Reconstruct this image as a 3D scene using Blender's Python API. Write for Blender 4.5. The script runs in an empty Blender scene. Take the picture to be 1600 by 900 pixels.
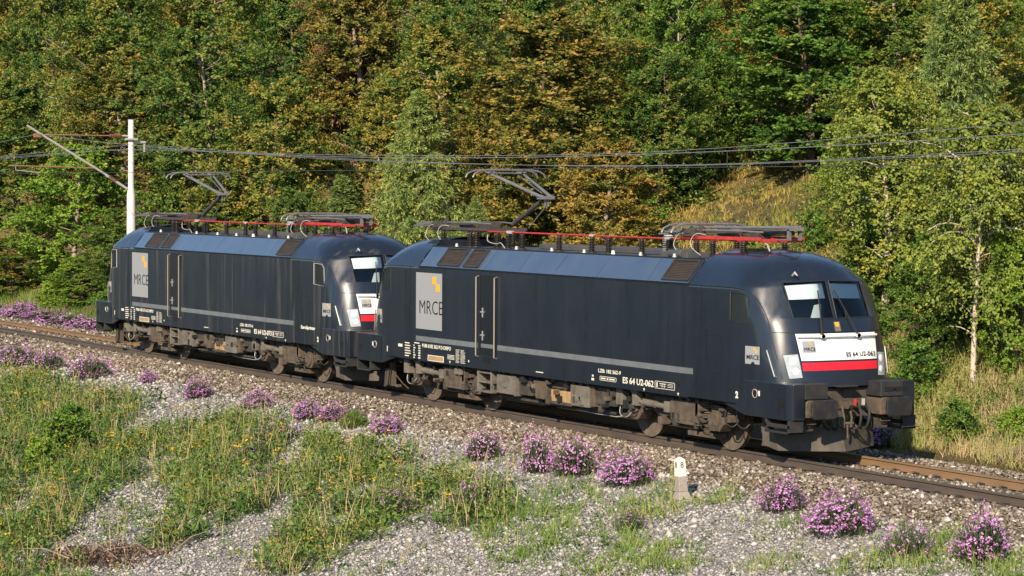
import bpy, bmesh, math, random
import numpy as np
from mathutils import Matrix, Vector
rad = math.radians
random.seed(7)
RNG = np.random.default_rng(11)
SC = bpy.context.scene
COL = SC.collection

# ------------------------------------------------------------------ camera, sky, sun, exposure
CAM = Vector((47.416, -28.684, 5.131))
cd = bpy.data.cameras.new('camera'); co = bpy.data.objects.new('camera', cd); COL.objects.link(co)
cd.sensor_width = 36.0; cd.lens = 87.68; cd.clip_start = 0.5; cd.clip_end = 3000
_r = (0.48704111, 0.87336132, 0.0055647); _u = (-0.03738348, 0.01448091, 0.99919607); _f = (-0.87257861, 0.48685759, -0.03970209)
co.matrix_world = Matrix(((_r[0], _u[0], -_f[0], CAM.x), (_r[1], _u[1], -_f[1], CAM.y), (_r[2], _u[2], -_f[2], CAM.z), (0, 0, 0, 1)))
SC.camera = co
SUN_AZ = math.atan2(-0.73, 0.68)          # towards the sun: behind the camera, a little to its left
SUN_EL = rad(29)
w = bpy.data.worlds.new('World'); SC.world = w; w.use_nodes = True
nt = w.node_tree; bg = nt.nodes['Background']
sky = nt.nodes.new('ShaderNodeTexSky'); sky.sky_type = 'NISHITA'; sky.sun_disc = False
sky.sun_elevation = SUN_EL; sky.sun_rotation = math.pi / 2 - SUN_AZ
sky.air_density = 1.0; sky.dust_density = 0.25; sky.ozone_density = 3.0
nt.links.new(sky.outputs[0], bg.inputs[0]); bg.inputs[1].default_value = 0.12
sd = bpy.data.lights.new('sun', 'SUN'); sd.energy = 5.0; sd.angle = rad(0.6); sd.color = (1.0, 0.85, 0.64)
so = bpy.data.objects.new('sun', sd); COL.objects.link(so)
to_sun = Vector((math.cos(SUN_AZ) * math.cos(SUN_EL), math.sin(SUN_AZ) * math.cos(SUN_EL), math.sin(SUN_EL)))
so.rotation_euler = to_sun.to_track_quat('Z', 'Y').to_euler(); so.location = (0, -20, 30)
SC.view_settings.view_transform = 'Standard'; SC.view_settings.look = 'None'
SC.view_settings.exposure = 0.62; SC.view_settings.gamma = 1.0
SC.render.engine = 'CYCLES'; SC.cycles.use_denoising = True
SC.cycles.max_bounces = 6; SC.cycles.diffuse_bounces = 3; SC.cycles.transmission_bounces = 4; SC.cycles.transparent_max_bounces = 6

# ------------------------------------------------------------------ materials
def N(t, typ, **kw):
    n = t.nodes.new(typ)
    for k, v in kw.items():
        if k in n.inputs: n.inputs[k].default_value = v
        else: setattr(n, k, v)
    return n
def c4(c): return (c[0], c[1], c[2], 1)
def mat(name, base, rough=0.5, metal=0.0, base2=None, scale=3.0, bump=0.0, bscale=40, coat=0.0, spec=0.5, stretch=None, lo=0.35, hi=0.65, trans=0.0, ior=1.45):
    m = bpy.data.materials.new(name); m.use_nodes = True; t = m.node_tree; b = t.nodes['Principled BSDF']
    b.inputs['Base Color'].default_value = c4(base); b.inputs['Roughness'].default_value = rough; b.inputs['Metallic'].default_value = metal
    b.inputs['Coat Weight'].default_value = coat; b.inputs['Coat Roughness'].default_value = 0.08; b.inputs['Specular IOR Level'].default_value = spec
    b.inputs['Transmission Weight'].default_value = trans; b.inputs['IOR'].default_value = ior
    if base2 is not None or bump:
        tc = N(t, 'ShaderNodeTexCoord'); mp = N(t, 'ShaderNodeMapping'); t.links.new(tc.outputs['Object'], mp.inputs[0])
        if stretch: mp.inputs['Scale'].default_value = stretch
    if base2 is not None:
        n = N(t, 'ShaderNodeTexNoise', Scale=scale, Detail=6.0, Roughness=0.65); t.links.new(mp.outputs[0], n.inputs['Vector'])
        r = N(t, 'ShaderNodeValToRGB'); r.color_ramp.elements[0].position = lo; r.color_ramp.elements[1].position = hi
        r.color_ramp.elements[0].color = c4(base); r.color_ramp.elements[1].color = c4(base2)
        t.links.new(n.outputs[0], r.inputs[0]); t.links.new(r.outputs[0], b.inputs['Base Color'])
    if bump:
        n2 = N(t, 'ShaderNodeTexNoise', Scale=bscale, Detail=4.0); t.links.new(mp.outputs[0], n2.inputs['Vector'])
        bp = N(t, 'ShaderNodeBump', Strength=bump, Distance=0.02); t.links.new(n2.outputs[0], bp.inputs['Height']); t.links.new(bp.outputs[0], b.inputs['Normal'])
    return m
def ramp_set(r, cols):
    e = r.color_ramp.elements
    while len(e) < len(cols): e.new(0.5)
    for i, (p, c) in enumerate(cols): e[i].position = p; e[i].color = c4(c)
def leafmat(name, cols, trans=0.22, rough=0.55, objvar=0.25, spec=0.25):
    """leaf colour from the mesh's per-leaf 'tint' plus a little variation per plant"""
    m = bpy.data.materials.new(name); m.use_nodes = True; t = m.node_tree; b = t.nodes['Principled BSDF']; out = t.nodes['Material Output']
    a = N(t, 'ShaderNodeAttribute', attribute_name='tint'); oi = N(t, 'ShaderNodeObjectInfo')
    ma = N(t, 'ShaderNodeMath', operation='MULTIPLY_ADD'); t.links.new(oi.outputs['Random'], ma.inputs[0]); ma.inputs[1].default_value = objvar; ma.inputs[2].default_value = -objvar / 2
    ad = N(t, 'ShaderNodeMath', operation='ADD', use_clamp=True); t.links.new(a.outputs['Fac'], ad.inputs[0]); t.links.new(ma.outputs[0], ad.inputs[1])
    r = N(t, 'ShaderNodeValToRGB'); ramp_set(r, cols); t.links.new(ad.outputs[0], r.inputs[0])
    t.links.new(r.outputs[0], b.inputs['Base Color']); b.inputs['Roughness'].default_value = rough; b.inputs['Specular IOR Level'].default_value = spec
    tr = N(t, 'ShaderNodeBsdfTranslucent'); t.links.new(r.outputs[0], tr.inputs['Color'])
    mx = N(t, 'ShaderNodeMixShader'); mx.inputs[0].default_value = trans
    t.links.new(b.outputs[0], mx.inputs[1]); t.links.new(tr.outputs[0], mx.inputs[2]); t.links.new(mx.outputs[0], out.inputs[0])
    return m
def paint_mat(name, streaks=False):
    m = mat(name, (0.0080, 0.0122, 0.021), 0.3, 0, (0.013, 0.018, 0.028), 1.2, 0, coat=0.6, spec=0.5, lo=0.4, hi=0.75)
    t = m.node_tree; b = t.nodes['Principled BSDF']; src = b.inputs['Base Color'].links[0].from_socket
    tc = N(t, 'ShaderNodeTexCoord')
    # road dust low on the flanks, broken up by noise, and (on the older engine) pale run-off streaks
    mp = N(t, 'ShaderNodeMapping'); mp.inputs['Scale'].default_value = (2.2, 2.2, 0.22); t.links.new(tc.outputs['Object'], mp.inputs[0])
    n = N(t, 'ShaderNodeTexNoise', Scale=2.0, Detail=7.0, Roughness=0.7); t.links.new(mp.outputs[0], n.inputs['Vector'])
    r = N(t, 'ShaderNodeValToRGB'); ramp_set(r, [(0.56, (0, 0, 0)), (0.86 if not streaks else 0.78, (1, 1, 1))]); t.links.new(n.outputs[0], r.inputs[0])
    mul = N(t, 'ShaderNodeMath', operation='MULTIPLY'); t.links.new(r.outputs[0], mul.inputs[0]); mul.inputs[1].default_value = 0.30 if streaks else 0.06
    mx = N(t, 'ShaderNodeMix', data_type='RGBA'); t.links.new(mul.outputs[0], mx.inputs['Factor']); t.links.new(src, mx.inputs['A']); mx.inputs['B'].default_value = (0.10, 0.085, 0.065, 1)
    last = mx.outputs['Result']
    if streaks:
        mp2 = N(t, 'ShaderNodeMapping'); mp2.inputs['Scale'].default_value = (3.5, 1, 0.16); mp2.inputs['Rotation'].default_value = (0, 0.06, 0); t.links.new(tc.outputs['Object'], mp2.inputs[0])
        n2 = N(t, 'ShaderNodeTexNoise', Scale=1.7, Detail=3.0); t.links.new(mp2.outputs[0], n2.inputs['Vector'])
        r2 = N(t, 'ShaderNodeValToRGB'); ramp_set(r2, [(0.58, (0, 0, 0)), (0.66, (1, 1, 1))]); t.links.new(n2.outputs[0], r2.inputs[0])
        m2 = N(t, 'ShaderNodeMath', operation='MULTIPLY'); t.links.new(r2.outputs[0], m2.inputs[0]); m2.inputs[1].default_value = 0.22
        mx2 = N(t, 'ShaderNodeMix', data_type='RGBA'); t.links.new(m2.outputs[0], mx2.inputs['Factor']); t.links.new(last, mx2.inputs['A']); mx2.inputs['B'].default_value = (0.16, 0.14, 0.11, 1); last = mx2.outputs['Result']
    t.links.new(last, b.inputs['Base Color'])
    rr = N(t, 'ShaderNodeMapRange'); t.links.new(n.outputs[0], rr.inputs[0]); rr.inputs[1].default_value = 0.3; rr.inputs[2].default_value = 0.8; rr.inputs[3].default_value = 0.24; rr.inputs[4].default_value = 0.46
    t.links.new(rr.outputs[0], b.inputs['Roughness'])
    return m
M = {}
M['paint'] = paint_mat('black_paint'); M['paint_old'] = paint_mat('black_paint_streaked', True)
M['roofpaint_sky'] = mat('roof_paint_sky_tint', (0.040, 0.066, 0.112), 0.28, 0, (0.058, 0.082, 0.122), 1.5, coat=0.8, spec=0.6, stretch=(1, 1, .4))  # blue sky reflection painted into the base colour of the sloping roof sides
M['plough'] = mat('plough_steel', (0.05, 0.044, 0.038), 0.75, 0, (0.095, 0.078, 0.06), 3, 0.2)
M['paint_door'] = mat('door_paint', (0.006, 0.007, 0.010), 0.38)
M['matte'] = mat('matte_black', (0.018, 0.02, 0.024), 0.55, 0, (0.035, 0.033, 0.03), 5, 0.1)
M['seam'] = mat('seam_black', (0.004, 0.004, 0.005), 0.7)
M['roofdeck'] = mat('roof_deck', (0.05, 0.055, 0.062), 0.6, 0, (0.085, 0.075, 0.062), 2.5)
M['grille'] = mat('grille_brown', (0.03, 0.022, 0.018), 0.7, 0, (0.05, 0.035, 0.026), 8)
M['dust'] = mat('brake_dust_brown', (0.055, 0.043, 0.033), 0.85, 0, (0.12, 0.09, 0.064), 5, 0.25, 30)
M['dust_dark'] = mat('brake_dust_dark', (0.030, 0.026, 0.022), 0.8, 0, (0.075, 0.062, 0.05), 5, 0.2, 30)
M['dust_grey'] = mat('dusty_grey', (0.095, 0.085, 0.07), 0.8, 0, (0.165, 0.148, 0.122), 4, 0.15, 30)
M['wheel'] = mat('wheel_steel', (0.085, 0.068, 0.052), 0.75, 0.1, (0.16, 0.125, 0.09), 6, 0.1)
M['tread'] = mat('wheel_tread', (0.35, 0.34, 0.33), 0.3, 0.9)
M['dark'] = mat('underframe_black', (0.012, 0.012, 0.012), 0.85)
M['tan'] = mat('tan_panel', (0.40, 0.26, 0.13), 0.7, 0, (0.30, 0.19, 0.10), 7)
M['white'] = mat('white_paint', (0.78, 0.78, 0.76), 0.4, 0, (0.66, 0.64, 0.60), 3, lo=0.5, hi=0.85, coat=0.2)
M['red'] = mat('red_paint', (0.62, 0.015, 0.03), 0.38, coat=0.2)
M['redbar'] = mat('red_busbar', (0.50, 0.035, 0.03), 0.6, 0, (0.26, 0.03, 0.025), 9)
M['logo'] = mat('logo_grey', (0.27, 0.28, 0.29), 0.45)
M['stripe'] = mat('stripe_grey', (0.15, 0.165, 0.18), 0.45, 0, (0.11, 0.12, 0.13), 3)
M['amber'] = mat('amber', (0.85, 0.36, 0.01), 0.45)
M['ink'] = mat('ink_black', (0.012, 0.012, 0.014), 0.5)
M['letter'] = mat('letter_cream', (0.66, 0.63, 0.54), 0.5)
M['steel'] = mat('bright_steel', (0.55, 0.54, 0.52), 0.35, 0.7)
M['brass'] = mat('handrail_steel', (0.30, 0.27, 0.22), 0.4, 0.5)
M['lamp'] = mat('headlight_glass', (0.40, 0.43, 0.45), 0.12, 0.0, (0.28, 0.31, 0.34), 9, coat=0.8)
M['lens'] = mat('lamp_lens', (0.70, 0.71, 0.70), 0.08, coat=1.0)
M['insul'] = mat('insulator_brown', (0.030, 0.024, 0.022), 0.4, coat=0.2)
M['insul_light'] = mat('insulator_grey', (0.40, 0.40, 0.38), 0.4)
M['insul_red'] = mat('insulator_red', (0.16, 0.06, 0.04), 0.35)
M['panto'] = mat('panto_grey', (0.15, 0.145, 0.15), 0.45, 0.3, (0.21, 0.20, 0.20), 5)
M['panto_dark'] = mat('panto_dark', (0.045, 0.04, 0.042), 0.55, 0.2, (0.09, 0.07, 0.06), 7)
M['cable'] = mat('cable_white', (0.36, 0.35, 0.33), 0.5)
M['rubber'] = mat('rubber', (0.02, 0.019, 0.018), 0.6)
M['glass'] = bpy.data.materials.new('window_glass'); M['glass'].use_nodes = True
_t = M['glass'].node_tree; _t.nodes.remove(_t.nodes['Principled BSDF']); _tr = N(_t, 'ShaderNodeBsdfTransparent', Color=(.74, .83, .88, 1)); _gl = N(_t, 'ShaderNodeBsdfGlossy', Roughness=0.03); _lw = N(_t, 'ShaderNodeFresnel', IOR=1.6); _mx = N(_t, 'ShaderNodeMixShader')
_t.links.new(_lw.outputs[0], _mx.inputs[0]); _t.links.new(_tr.outputs[0], _mx.inputs[1]); _t.links.new(_gl.outputs[0], _mx.inputs[2]); _t.links.new(_mx.outputs[0], _t.nodes['Material Output'].inputs[0])
M['glass_side'] = mat('side_glass', (0.02, 0.026, 0.03), 0.04, 0, spec=0.6)
M['cabin'] = mat('cab_interior', (0.30, 0.36, 0.43), 0.8); M['blind'] = mat('sun_blind', (0.80, 0.80, 0.76), 0.6); M['desk'] = mat('cab_desk', (0.05, 0.06, 0.075), 0.6)
M['greaseplate'] = mat('buffer_face', (0.020, 0.021, 0.025), 0.5, 0.2, (0.060, 0.046, 0.036), 4, 0.1, lo=0.45, hi=0.8)
M['rail'] = mat('rail_rust', (0.06, 0.047, 0.04), 0.8, 0, (0.095, 0.07, 0.052), 4, 0.15, stretch=(0.3, 1, 3))
M['rail_far'] = mat('rail_rust_orange', (0.17, 0.10, 0.052), 0.8, 0, (0.22, 0.135, 0.07), 4, 0.15, stretch=(0.3, 1, 3))
M['railhead'] = mat('rail_head_polished', (0.42, 0.42, 0.44), 0.28, 0.9)
M['sleeper'] = mat('sleeper', (0.075, 0.062, 0.05), 0.9, 0, (0.14, 0.115, 0.09), 6, 0.3)
M['clip'] = mat('rail_clip', (0.055, 0.045, 0.04), 0.75)
M['concrete'] = mat('mast_concrete', (0.62, 0.60, 0.58), 0.75, 0, (0.50, 0.47, 0.45), 5, 0.1, stretch=(1, 1, 0.3))
M['galv'] = mat('galvanised', (0.48, 0.45, 0.42), 0.5, 0.4)
M['rust'] = mat('rust_tube', (0.28, 0.13, 0.07), 0.75, 0, (0.20, 0.10, 0.06), 8)
M['wire'] = mat('wire', (0.34, 0.33, 0.32), 0.45, 0.6)
M['wire_dark'] = mat('wire_dark', (0.10, 0.095, 0.09), 0.5, 0.5)
M['mile_white'] = mat('milestone_paint', (0.80, 0.78, 0.66), 0.7, 0, (0.66, 0.62, 0.50), 9)
M['mile_stone'] = mat('milestone_concrete', (0.34, 0.29, 0.255), 0.9, 0, (0.26, 0.22, 0.19), 20, 0.3, 60)
M['rock'] = mat('limestone', (0.48, 0.46, 0.43), 0.9, 0, (0.34, 0.32, 0.30), 6, 0.5, 12)
M['bark'] = mat('bark', (0.085, 0.062, 0.045), 0.9, 0, (0.16, 0.125, 0.09), 6, 0.4, 18, stretch=(1, 1, 0.3))
M['bark_pale'] = mat('bark_pale', (0.24, 0.185, 0.14), 0.85, 0, (0.34, 0.27, 0.20), 6, 0.3, 18, stretch=(1, 1, 0.3))
M['birch'] = mat('birch_bark', (0.08, 0.06, 0.045), 0.75, 0, (0.50, 0.42, 0.33), 11, 0.2, stretch=(1, 1, 0.5), lo=0.40, hi=0.47)
M['deadwood'] = mat('dead_wood', (0.36, 0.27, 0.20), 0.85, 0, (0.24, 0.17, 0.12), 8)
# foliage: dark green -> green -> yellow green -> the leaf tips that have turned
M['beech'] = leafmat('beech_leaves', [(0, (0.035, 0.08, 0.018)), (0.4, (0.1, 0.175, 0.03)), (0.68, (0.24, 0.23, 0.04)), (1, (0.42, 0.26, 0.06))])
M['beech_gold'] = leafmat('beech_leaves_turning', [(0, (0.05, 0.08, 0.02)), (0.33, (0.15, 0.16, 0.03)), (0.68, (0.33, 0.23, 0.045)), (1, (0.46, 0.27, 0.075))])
M['maple'] = leafmat('broad_leaves_green', [(0, (0.04, 0.1, 0.018)), (0.5, (0.115, 0.21, 0.03)), (1, (0.28, 0.31, 0.045))])
M['bright'] = leafmat('bright_green_leaves', [(0, (0.08, 0.17, 0.02)), (0.5, (0.2, 0.31, 0.035)), (1, (0.4, 0.42, 0.055))])
M['birchleaf'] = leafmat('birch_leaves', [(0, (0.07, 0.125, 0.025)), (0.5, (0.19, 0.24, 0.04)), (1, (0.4, 0.36, 0.06))])
M['spruce'] = leafmat('spruce_needles', [(0, (0.05, 0.1, 0.035)), (0.5, (0.18, 0.25, 0.065)), (1, (0.4, 0.42, 0.11))], trans=0.12)
M['autumn'] = leafmat('russet_leaves', [(0, (0.16, 0.085, 0.035)), (0.5, (0.33, 0.19, 0.085)), (1, (0.46, 0.29, 0.14))])
M['weed'] = leafmat('weed_leaves', [(0, (0.035, 0.085, 0.02)), (0.4, (0.095, 0.18, 0.035)), (0.7, (0.22, 0.26, 0.055)), (1, (0.36, 0.25, 0.09))])
M['grass'] = leafmat('grass_blades', [(0, (0.07, 0.15, 0.03)), (0.5, (0.19, 0.28, 0.05)), (0.75, (0.36, 0.34, 0.12)), (1, (0.48, 0.37, 0.2))])
M['drygrass'] = leafmat('dry_grass', [(0, (0.15, 0.2, 0.035)), (0.4, (0.34, 0.27, 0.06)), (1, (0.54, 0.32, 0.11))])
M['yellow'] = leafmat('yellow_flowers', [(0.0, (0.62, 0.36, 0.01)), (1.0, (0.75, 0.50, 0.03))], 0.2)
M['pink'] = leafmat('pink_flowers', [(0, (0.42, 0.14, 0.42)), (0.5, (0.62, 0.27, 0.6)), (1, (0.82, 0.52, 0.78))], 0.3, objvar=0.35)
M['bushleaf'] = leafmat('bush_leaves', [(0.0, (0.04, 0.065, 0.03)), (0.6, (0.085, 0.11, 0.05)), (1.0, (0.15, 0.16, 0.07))])
M['deadleaf'] = leafmat('dead_bracken', [(0, (0.05, 0.03, 0.022)), (0.6, (0.14, 0.075, 0.05)), (1, (0.24, 0.15, 0.1))], 0.1)
def tintmat(name, cols, rough=0.9):
    m = bpy.data.materials.new(name); m.use_nodes = True; t = m.node_tree; b = t.nodes['Principled BSDF']
    a = N(t, 'ShaderNodeAttribute', attribute_name='tint'); r = N(t, 'ShaderNodeValToRGB'); ramp_set(r, cols)
    tc = N(t, 'ShaderNodeTexCoord'); n = N(t, 'ShaderNodeTexNoise', Scale=30.0, Detail=3.0); t.links.new(tc.outputs['Object'], n.inputs['Vector'])
    mx = N(t, 'ShaderNodeMix', data_type='RGBA', blend_type='MULTIPLY'); mx.inputs['Factor'].default_value = 0.6
    sc = N(t, 'ShaderNodeMath', operation='MULTIPLY'); sc.inputs[1].default_value = 1.9; t.links.new(n.outputs[0], sc.inputs[0])
    t.links.new(a.outputs['Fac'], r.inputs[0]); t.links.new(r.outputs[0], mx.inputs['A']); t.links.new(sc.outputs[0], mx.inputs['B'])
    t.links.new(mx.outputs['Result'], b.inputs['Base Color']); b.inputs['Roughness'].default_value = rough; b.inputs['Specular IOR Level'].default_value = 0.2
    return m
M['ballast'] = tintmat('ballast_stone', [(0.0, (0.085, 0.066, 0.05)), (0.45, (0.195, 0.155, 0.118)), (0.75, (0.28, 0.23, 0.175)), (0.93, (0.34, 0.295, 0.245)), (1.0, (0.60, 0.56, 0.51))])
M['gravel'] = tintmat('grey_gravel', [(0.0, (0.15, 0.138, 0.128)), (0.4, (0.28, 0.262, 0.248)), (0.85, (0.42, 0.40, 0.382)), (1.0, (0.50, 0.48, 0.46))])

# ------------------------------------------------------------------ helpers
def link(name, me, m=None, parent=None):
    o = bpy.data.objects.new(name, me); COL.objects.link(o)
    if m is not None: me.materials.clear(); me.materials.append(M[m] if isinstance(m, str) else m)
    if parent is not None: o.parent = parent
    return o
def tag(o, label=None, cat=None, group=None, kind=None):
    if label: o['label'] = label
    if cat: o['category'] = cat
    if group: o['group'] = group
    if kind: o['kind'] = kind
    return o
def empty(name, loc=(0, 0, 0), rz=0.0, parent=None):
    o = bpy.data.objects.new(name, None); COL.objects.link(o); o.location = loc; o.rotation_euler = (0, 0, rz); o.empty_display_size = 0.2
    if parent is not None: o.parent = parent
    return o
class MB:
    """collects boxes, tubes and prisms that make up ONE mesh; s=-1 turns everything half a turn about z"""
    def __init__(self, s=1): self.v = []; self.f = []; self.s = s
    def add(self, vs, fs):
        b = len(self.v); s = self.s
        self.v += [(p[0] * s, p[1] * s, p[2]) for p in vs]; self.f += [tuple(i + b for i in f) for f in fs]; return self
    def box(self, x0, x1, y0, y1, z0, z1):
        vs = [(x, y, z) for x in (x0, x1) for y in (y0, y1) for z in (z0, z1)]
        return self.add(vs, [(0, 1, 3, 2), (4, 6, 7, 5), (0, 4, 5, 1), (2, 3, 7, 6), (0, 2, 6, 4), (1, 5, 7, 3)])
    def cyl(self, p, q, r, n=10, r2=None, cap=True):
        p = Vector(p); q = Vector(q); d = (q - p).normalized(); a = d.orthogonal().normalized(); b = d.cross(a); r2 = r if r2 is None else r2
        vs = []
        for c, rr in ((p, r), (q, r2)):
            for i in range(n):
                t = 2 * math.pi * i / n; vs.append(tuple(c + a * (rr * math.cos(t)) + b * (rr * math.sin(t))))
        fs = [(i, (i + 1) % n, n + (i + 1) % n, n + i) for i in range(n)]
        if cap: fs += [tuple(range(n - 1, -1, -1)), tuple(range(n, 2 * n))]
        return self.add(vs, fs)
    def tube(self, pts, r, n=6):
        pts = [Vector(p) for p in pts]; rs = r if isinstance(r, (list, tuple)) else [r] * len(pts); vs = []; a = None
        for i, p in enumerate(pts):
            d = (pts[min(i + 1, len(pts) - 1)] - pts[max(i - 1, 0)]).normalized()
            if a is None: a = d.orthogonal().normalized()
            a = (a - d * a.dot(d)).normalized(); b = d.cross(a)
            for k in range(n):
                t = 2 * math.pi * k / n; vs.append(tuple(p + a * (rs[i] * math.cos(t)) + b * (rs[i] * math.sin(t))))
        fs = [(i * n + k, i * n + (k + 1) % n, (i + 1) * n + (k + 1) % n, (i + 1) * n + k) for i in range(len(pts) - 1) for k in range(n)]
        fs += [tuple(range(n - 1, -1, -1)), tuple(range((len(pts) - 1) * n, len(pts) * n))]
        return self.add(vs, fs)
    def prism(self, poly, lo, hi, axis='y'):
        f = {'y': lambda a, b, c: (a, c, b), 'x': lambda a, b, c: (c, a, b), 'z': lambda a, b, c: (a, b, c)}[axis]; n = len(poly)
        vs = [f(a, b, lo) for a, b in poly] + [f(a, b, hi) for a, b in poly]
        fs = [(i, (i + 1) % n, n + (i + 1) % n, n + i) for i in range(n)] + [tuple(range(n - 1, -1, -1)), tuple(range(n, 2 * n))]
        return self.add(vs, fs)
    def lathe(self, c, axis, prof, n=20):
        c = Vector(c); d = Vector(axis).normalized(); a = d.orthogonal().normalized(); b = d.cross(a); vs = []
        for h, r in prof:
            for i in range(n):
                t = 2 * math.pi * i / n; vs.append(tuple(c + d * h + a * (r * math.cos(t)) + b * (r * math.sin(t))))
        k = len(prof); fs = [(j * n + i, j * n + (i + 1) % n, (j + 1) * n + (i + 1) % n, (j + 1) * n + i) for j in range(k - 1) for i in range(n)]
        fs += [tuple(range(n - 1, -1, -1)), tuple(range((k - 1) * n, k * n))]
        return self.add(vs, fs)
    def mesh(self, name):
        me = bpy.data.meshes.new(name); me.from_pydata(self.v, [], self.f); me.update()
        bm = bmesh.new(); bm.from_mesh(me); bmesh.ops.recalc_face_normals(bm, faces=bm.faces); bm.to_mesh(me); bm.free()
        return me
    def build(self, name, m, parent=None, bevel=0.0, smooth=False, seg=2):
        me = self.mesh(name)
        o = link(name, me, m, parent)
        if smooth:
            me.polygons.foreach_set('use_smooth', [True] * len(me.polygons)); me.set_sharp_from_angle(angle=rad(38))
        if bevel:
            md = o.modifiers.new('bevel', 'BEVEL'); md.width = bevel; md.segments = seg; md.limit_method = 'ANGLE'; md.angle_limit = rad(35)
        return o
def big_mesh(name, V, Fc, tint=None, smooth=False):
    V = np.asarray(V, dtype=np.float32); Fc = np.asarray(Fc, dtype=np.int32); m, k = Fc.shape
    me = bpy.data.meshes.new(name); me.vertices.add(len(V)); me.vertices.foreach_set('co', V.ravel())
    me.loops.add(m * k); me.loops.foreach_set('vertex_index', Fc.ravel()); me.polygons.add(m)
    me.polygons.foreach_set('loop_start', np.arange(0, m * k, k, dtype=np.int32)); me.update(calc_edges=True); me.validate()
    if tint is not None: me.attributes.new('tint', 'FLOAT', 'FACE').data.foreach_set('value', np.asarray(tint, dtype=np.float32))
    if smooth: me.polygons.foreach_set('use_smooth', np.ones(m, dtype=bool))
    return me
def unit(a): return a / np.maximum(np.linalg.norm(a, axis=-1, keepdims=True), 1e-9)
def leaf_arrays(P, A, Nn, L, W, curl=0.15, mid=0.45):
    """one rhombic leaf (4 vertices) per row: base P, axis A, normal Nn"""
    A = unit(A); S = unit(np.cross(A, Nn)); Nn = np.cross(S, A); L = np.asarray(L)[:, None]; W = np.asarray(W)[:, None]
    midp = P + A * L * mid + Nn * L * curl * 0.5
    V = np.stack([P, midp + S * W / 2, P + A * L - Nn * L * curl, midp - S * W / 2], axis=1).reshape(-1, 3)
    return V
def leaves_mesh(name, parts):
    """parts: list of (V, tint)"""
    V = np.concatenate([p[0] for p in parts]); T = np.concatenate([p[1] for p in parts])
    n = len(V) // 4; return big_mesh(name, V, np.arange(n * 4).reshape(n, 4), T)
def rand_unit(n, rng): return unit(rng.normal(size=(n, 3)))
TEXTS = []
def text(s, parent, m, loc, height, width=None, face='side', align='LEFT', bold=0.0, name='lettering', tilt=0.0, yaw=0.0):
    cu = bpy.data.curves.new(name, 'FONT'); cu.body = s; cu.size = height / 0.70; cu.align_x = align; cu.extrude = 0.0015; cu.offset = bold; cu.resolution_u = 3
    o = bpy.data.objects.new(name, cu); COL.objects.link(o); cu.materials.append(M[m]); o.parent = parent; o.location = loc
    o.rotation_euler = (rad(90), 0, 0) if face == 'side' else (rad(90) - tilt, 0, rad(90) + yaw)
    if width: TEXTS.append((o, width))
    return o
def vn(x, y, seed=0.0):
    """cheap smooth value noise made of sines"""
    return (np.sin(x * 0.9 + 1.3 * np.sin(y * 0.7 + seed) + seed) + np.sin(y * 1.1 + 1.7 * np.sin(x * 0.6 - seed * 2) + 2.1 * seed) + 0.6 * np.sin(x * 2.3 + y * 1.9 + seed * 3) + 0.6 * np.sin(x * 1.7 - y * 2.6 + seed * 5)) / 3.2

# ------------------------------------------------------------------ the ground and the railway
PY = [-400, -80, -60, -40, -33, -28, -23, -19, -15, -12, -8, -5.5, -3.7, -2.6, -2.0, -1.5, 1.5, 2.3, 3.1, 4.2, 6, 10, 20, 40, 80, 140, 300, 500]
PZ = [9, 7, 6, 4.6, 3.7, 3.3, .2, -2.0, -1.95, -1.72, -1.28, -.93, -.6, -.4, -.25, -.21, -.19, -.17, -.30, -.2, .45, 2.15, 6.4, 14.5, 29, 45, 75, 90]
def gh(x, y):
    x = np.asarray(x, dtype=float); y = np.asarray(y, dtype=float); z = np.interp(y, PY, PZ)
    a = np.clip((y - 5) / 6, 0, 1) * 0.35 + np.clip((-4.2 - y) / 3, 0, 1) * 0.07
    return z + a * vn(x * 0.55, y * 0.55, 0.7)
# patches of weeds, grass and bare scree on the near bank: (x, y, radius across, radius along), axes turned to the bank's gullies
RHX, RHY = 0.48705, 0.87337
VB = [(-15.7, -7.7, 2.06, 5.6), (-8.2, -10.2, 1.97, 6.09), (0.1, -13.0, 1.55, 4.64), (-11.7, -6.7, 1.79, 4.34), (-5.7, -8.6, 1.17, 3.74), (-7.4, -6.2, 1.38, 3.3), (-4.6, -6.0, 1.61, 3.02), (1.6, -8.0, 1.43, 3.62), (-0.5, -5.7, 1.23, 2.62), (-1.7, -8.6, 0.69, 2.46), (2.0, -10.7, 0.63, 1.77), (6.3, -10.0, 0.82, 2.12), (3.6, -6.5, 1.14, 2.34), (5.4, -6.1, 0.86, 1.87), (5.2, -8.4, 0.73, 1.61), (-6.4, -5.0, 1.52, 1.75), (-24.4, -5.6, 0.78, 2.95), (-20.0, -9.0, 3.0, 6.0), (-30, -9, 4, 8), (-6, -16, 4, 6)]
GB = [(8.3, -6.4, 0.87, 2.78), (6.5, -4.7, 0.74, 1.25), (11.0, -6.7, 0.88, 1.77), (9.7, -3.2, 0.59, 0.52), (12.5, -6.3, 0.65, 1.2), (16.4, -3.5, 0.93, 1.39), (18.1, -3.7, 0.6, 0.92), (9.0, -4.5, 0.71, 0.94), (-10.1, -3.3, 0.36, 0.69), (15.9, -4.7, 0.51, 0.58), (14.5, -5.5, 0.42, 0.51), (8.1, -3.4, 0.36, 0.54), (-1.8, -3.8, 0.57, 0.45), (12.8, -3.6, 0.44, 0.46), (20, -5.5, 1.2, 2.0)]
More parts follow.
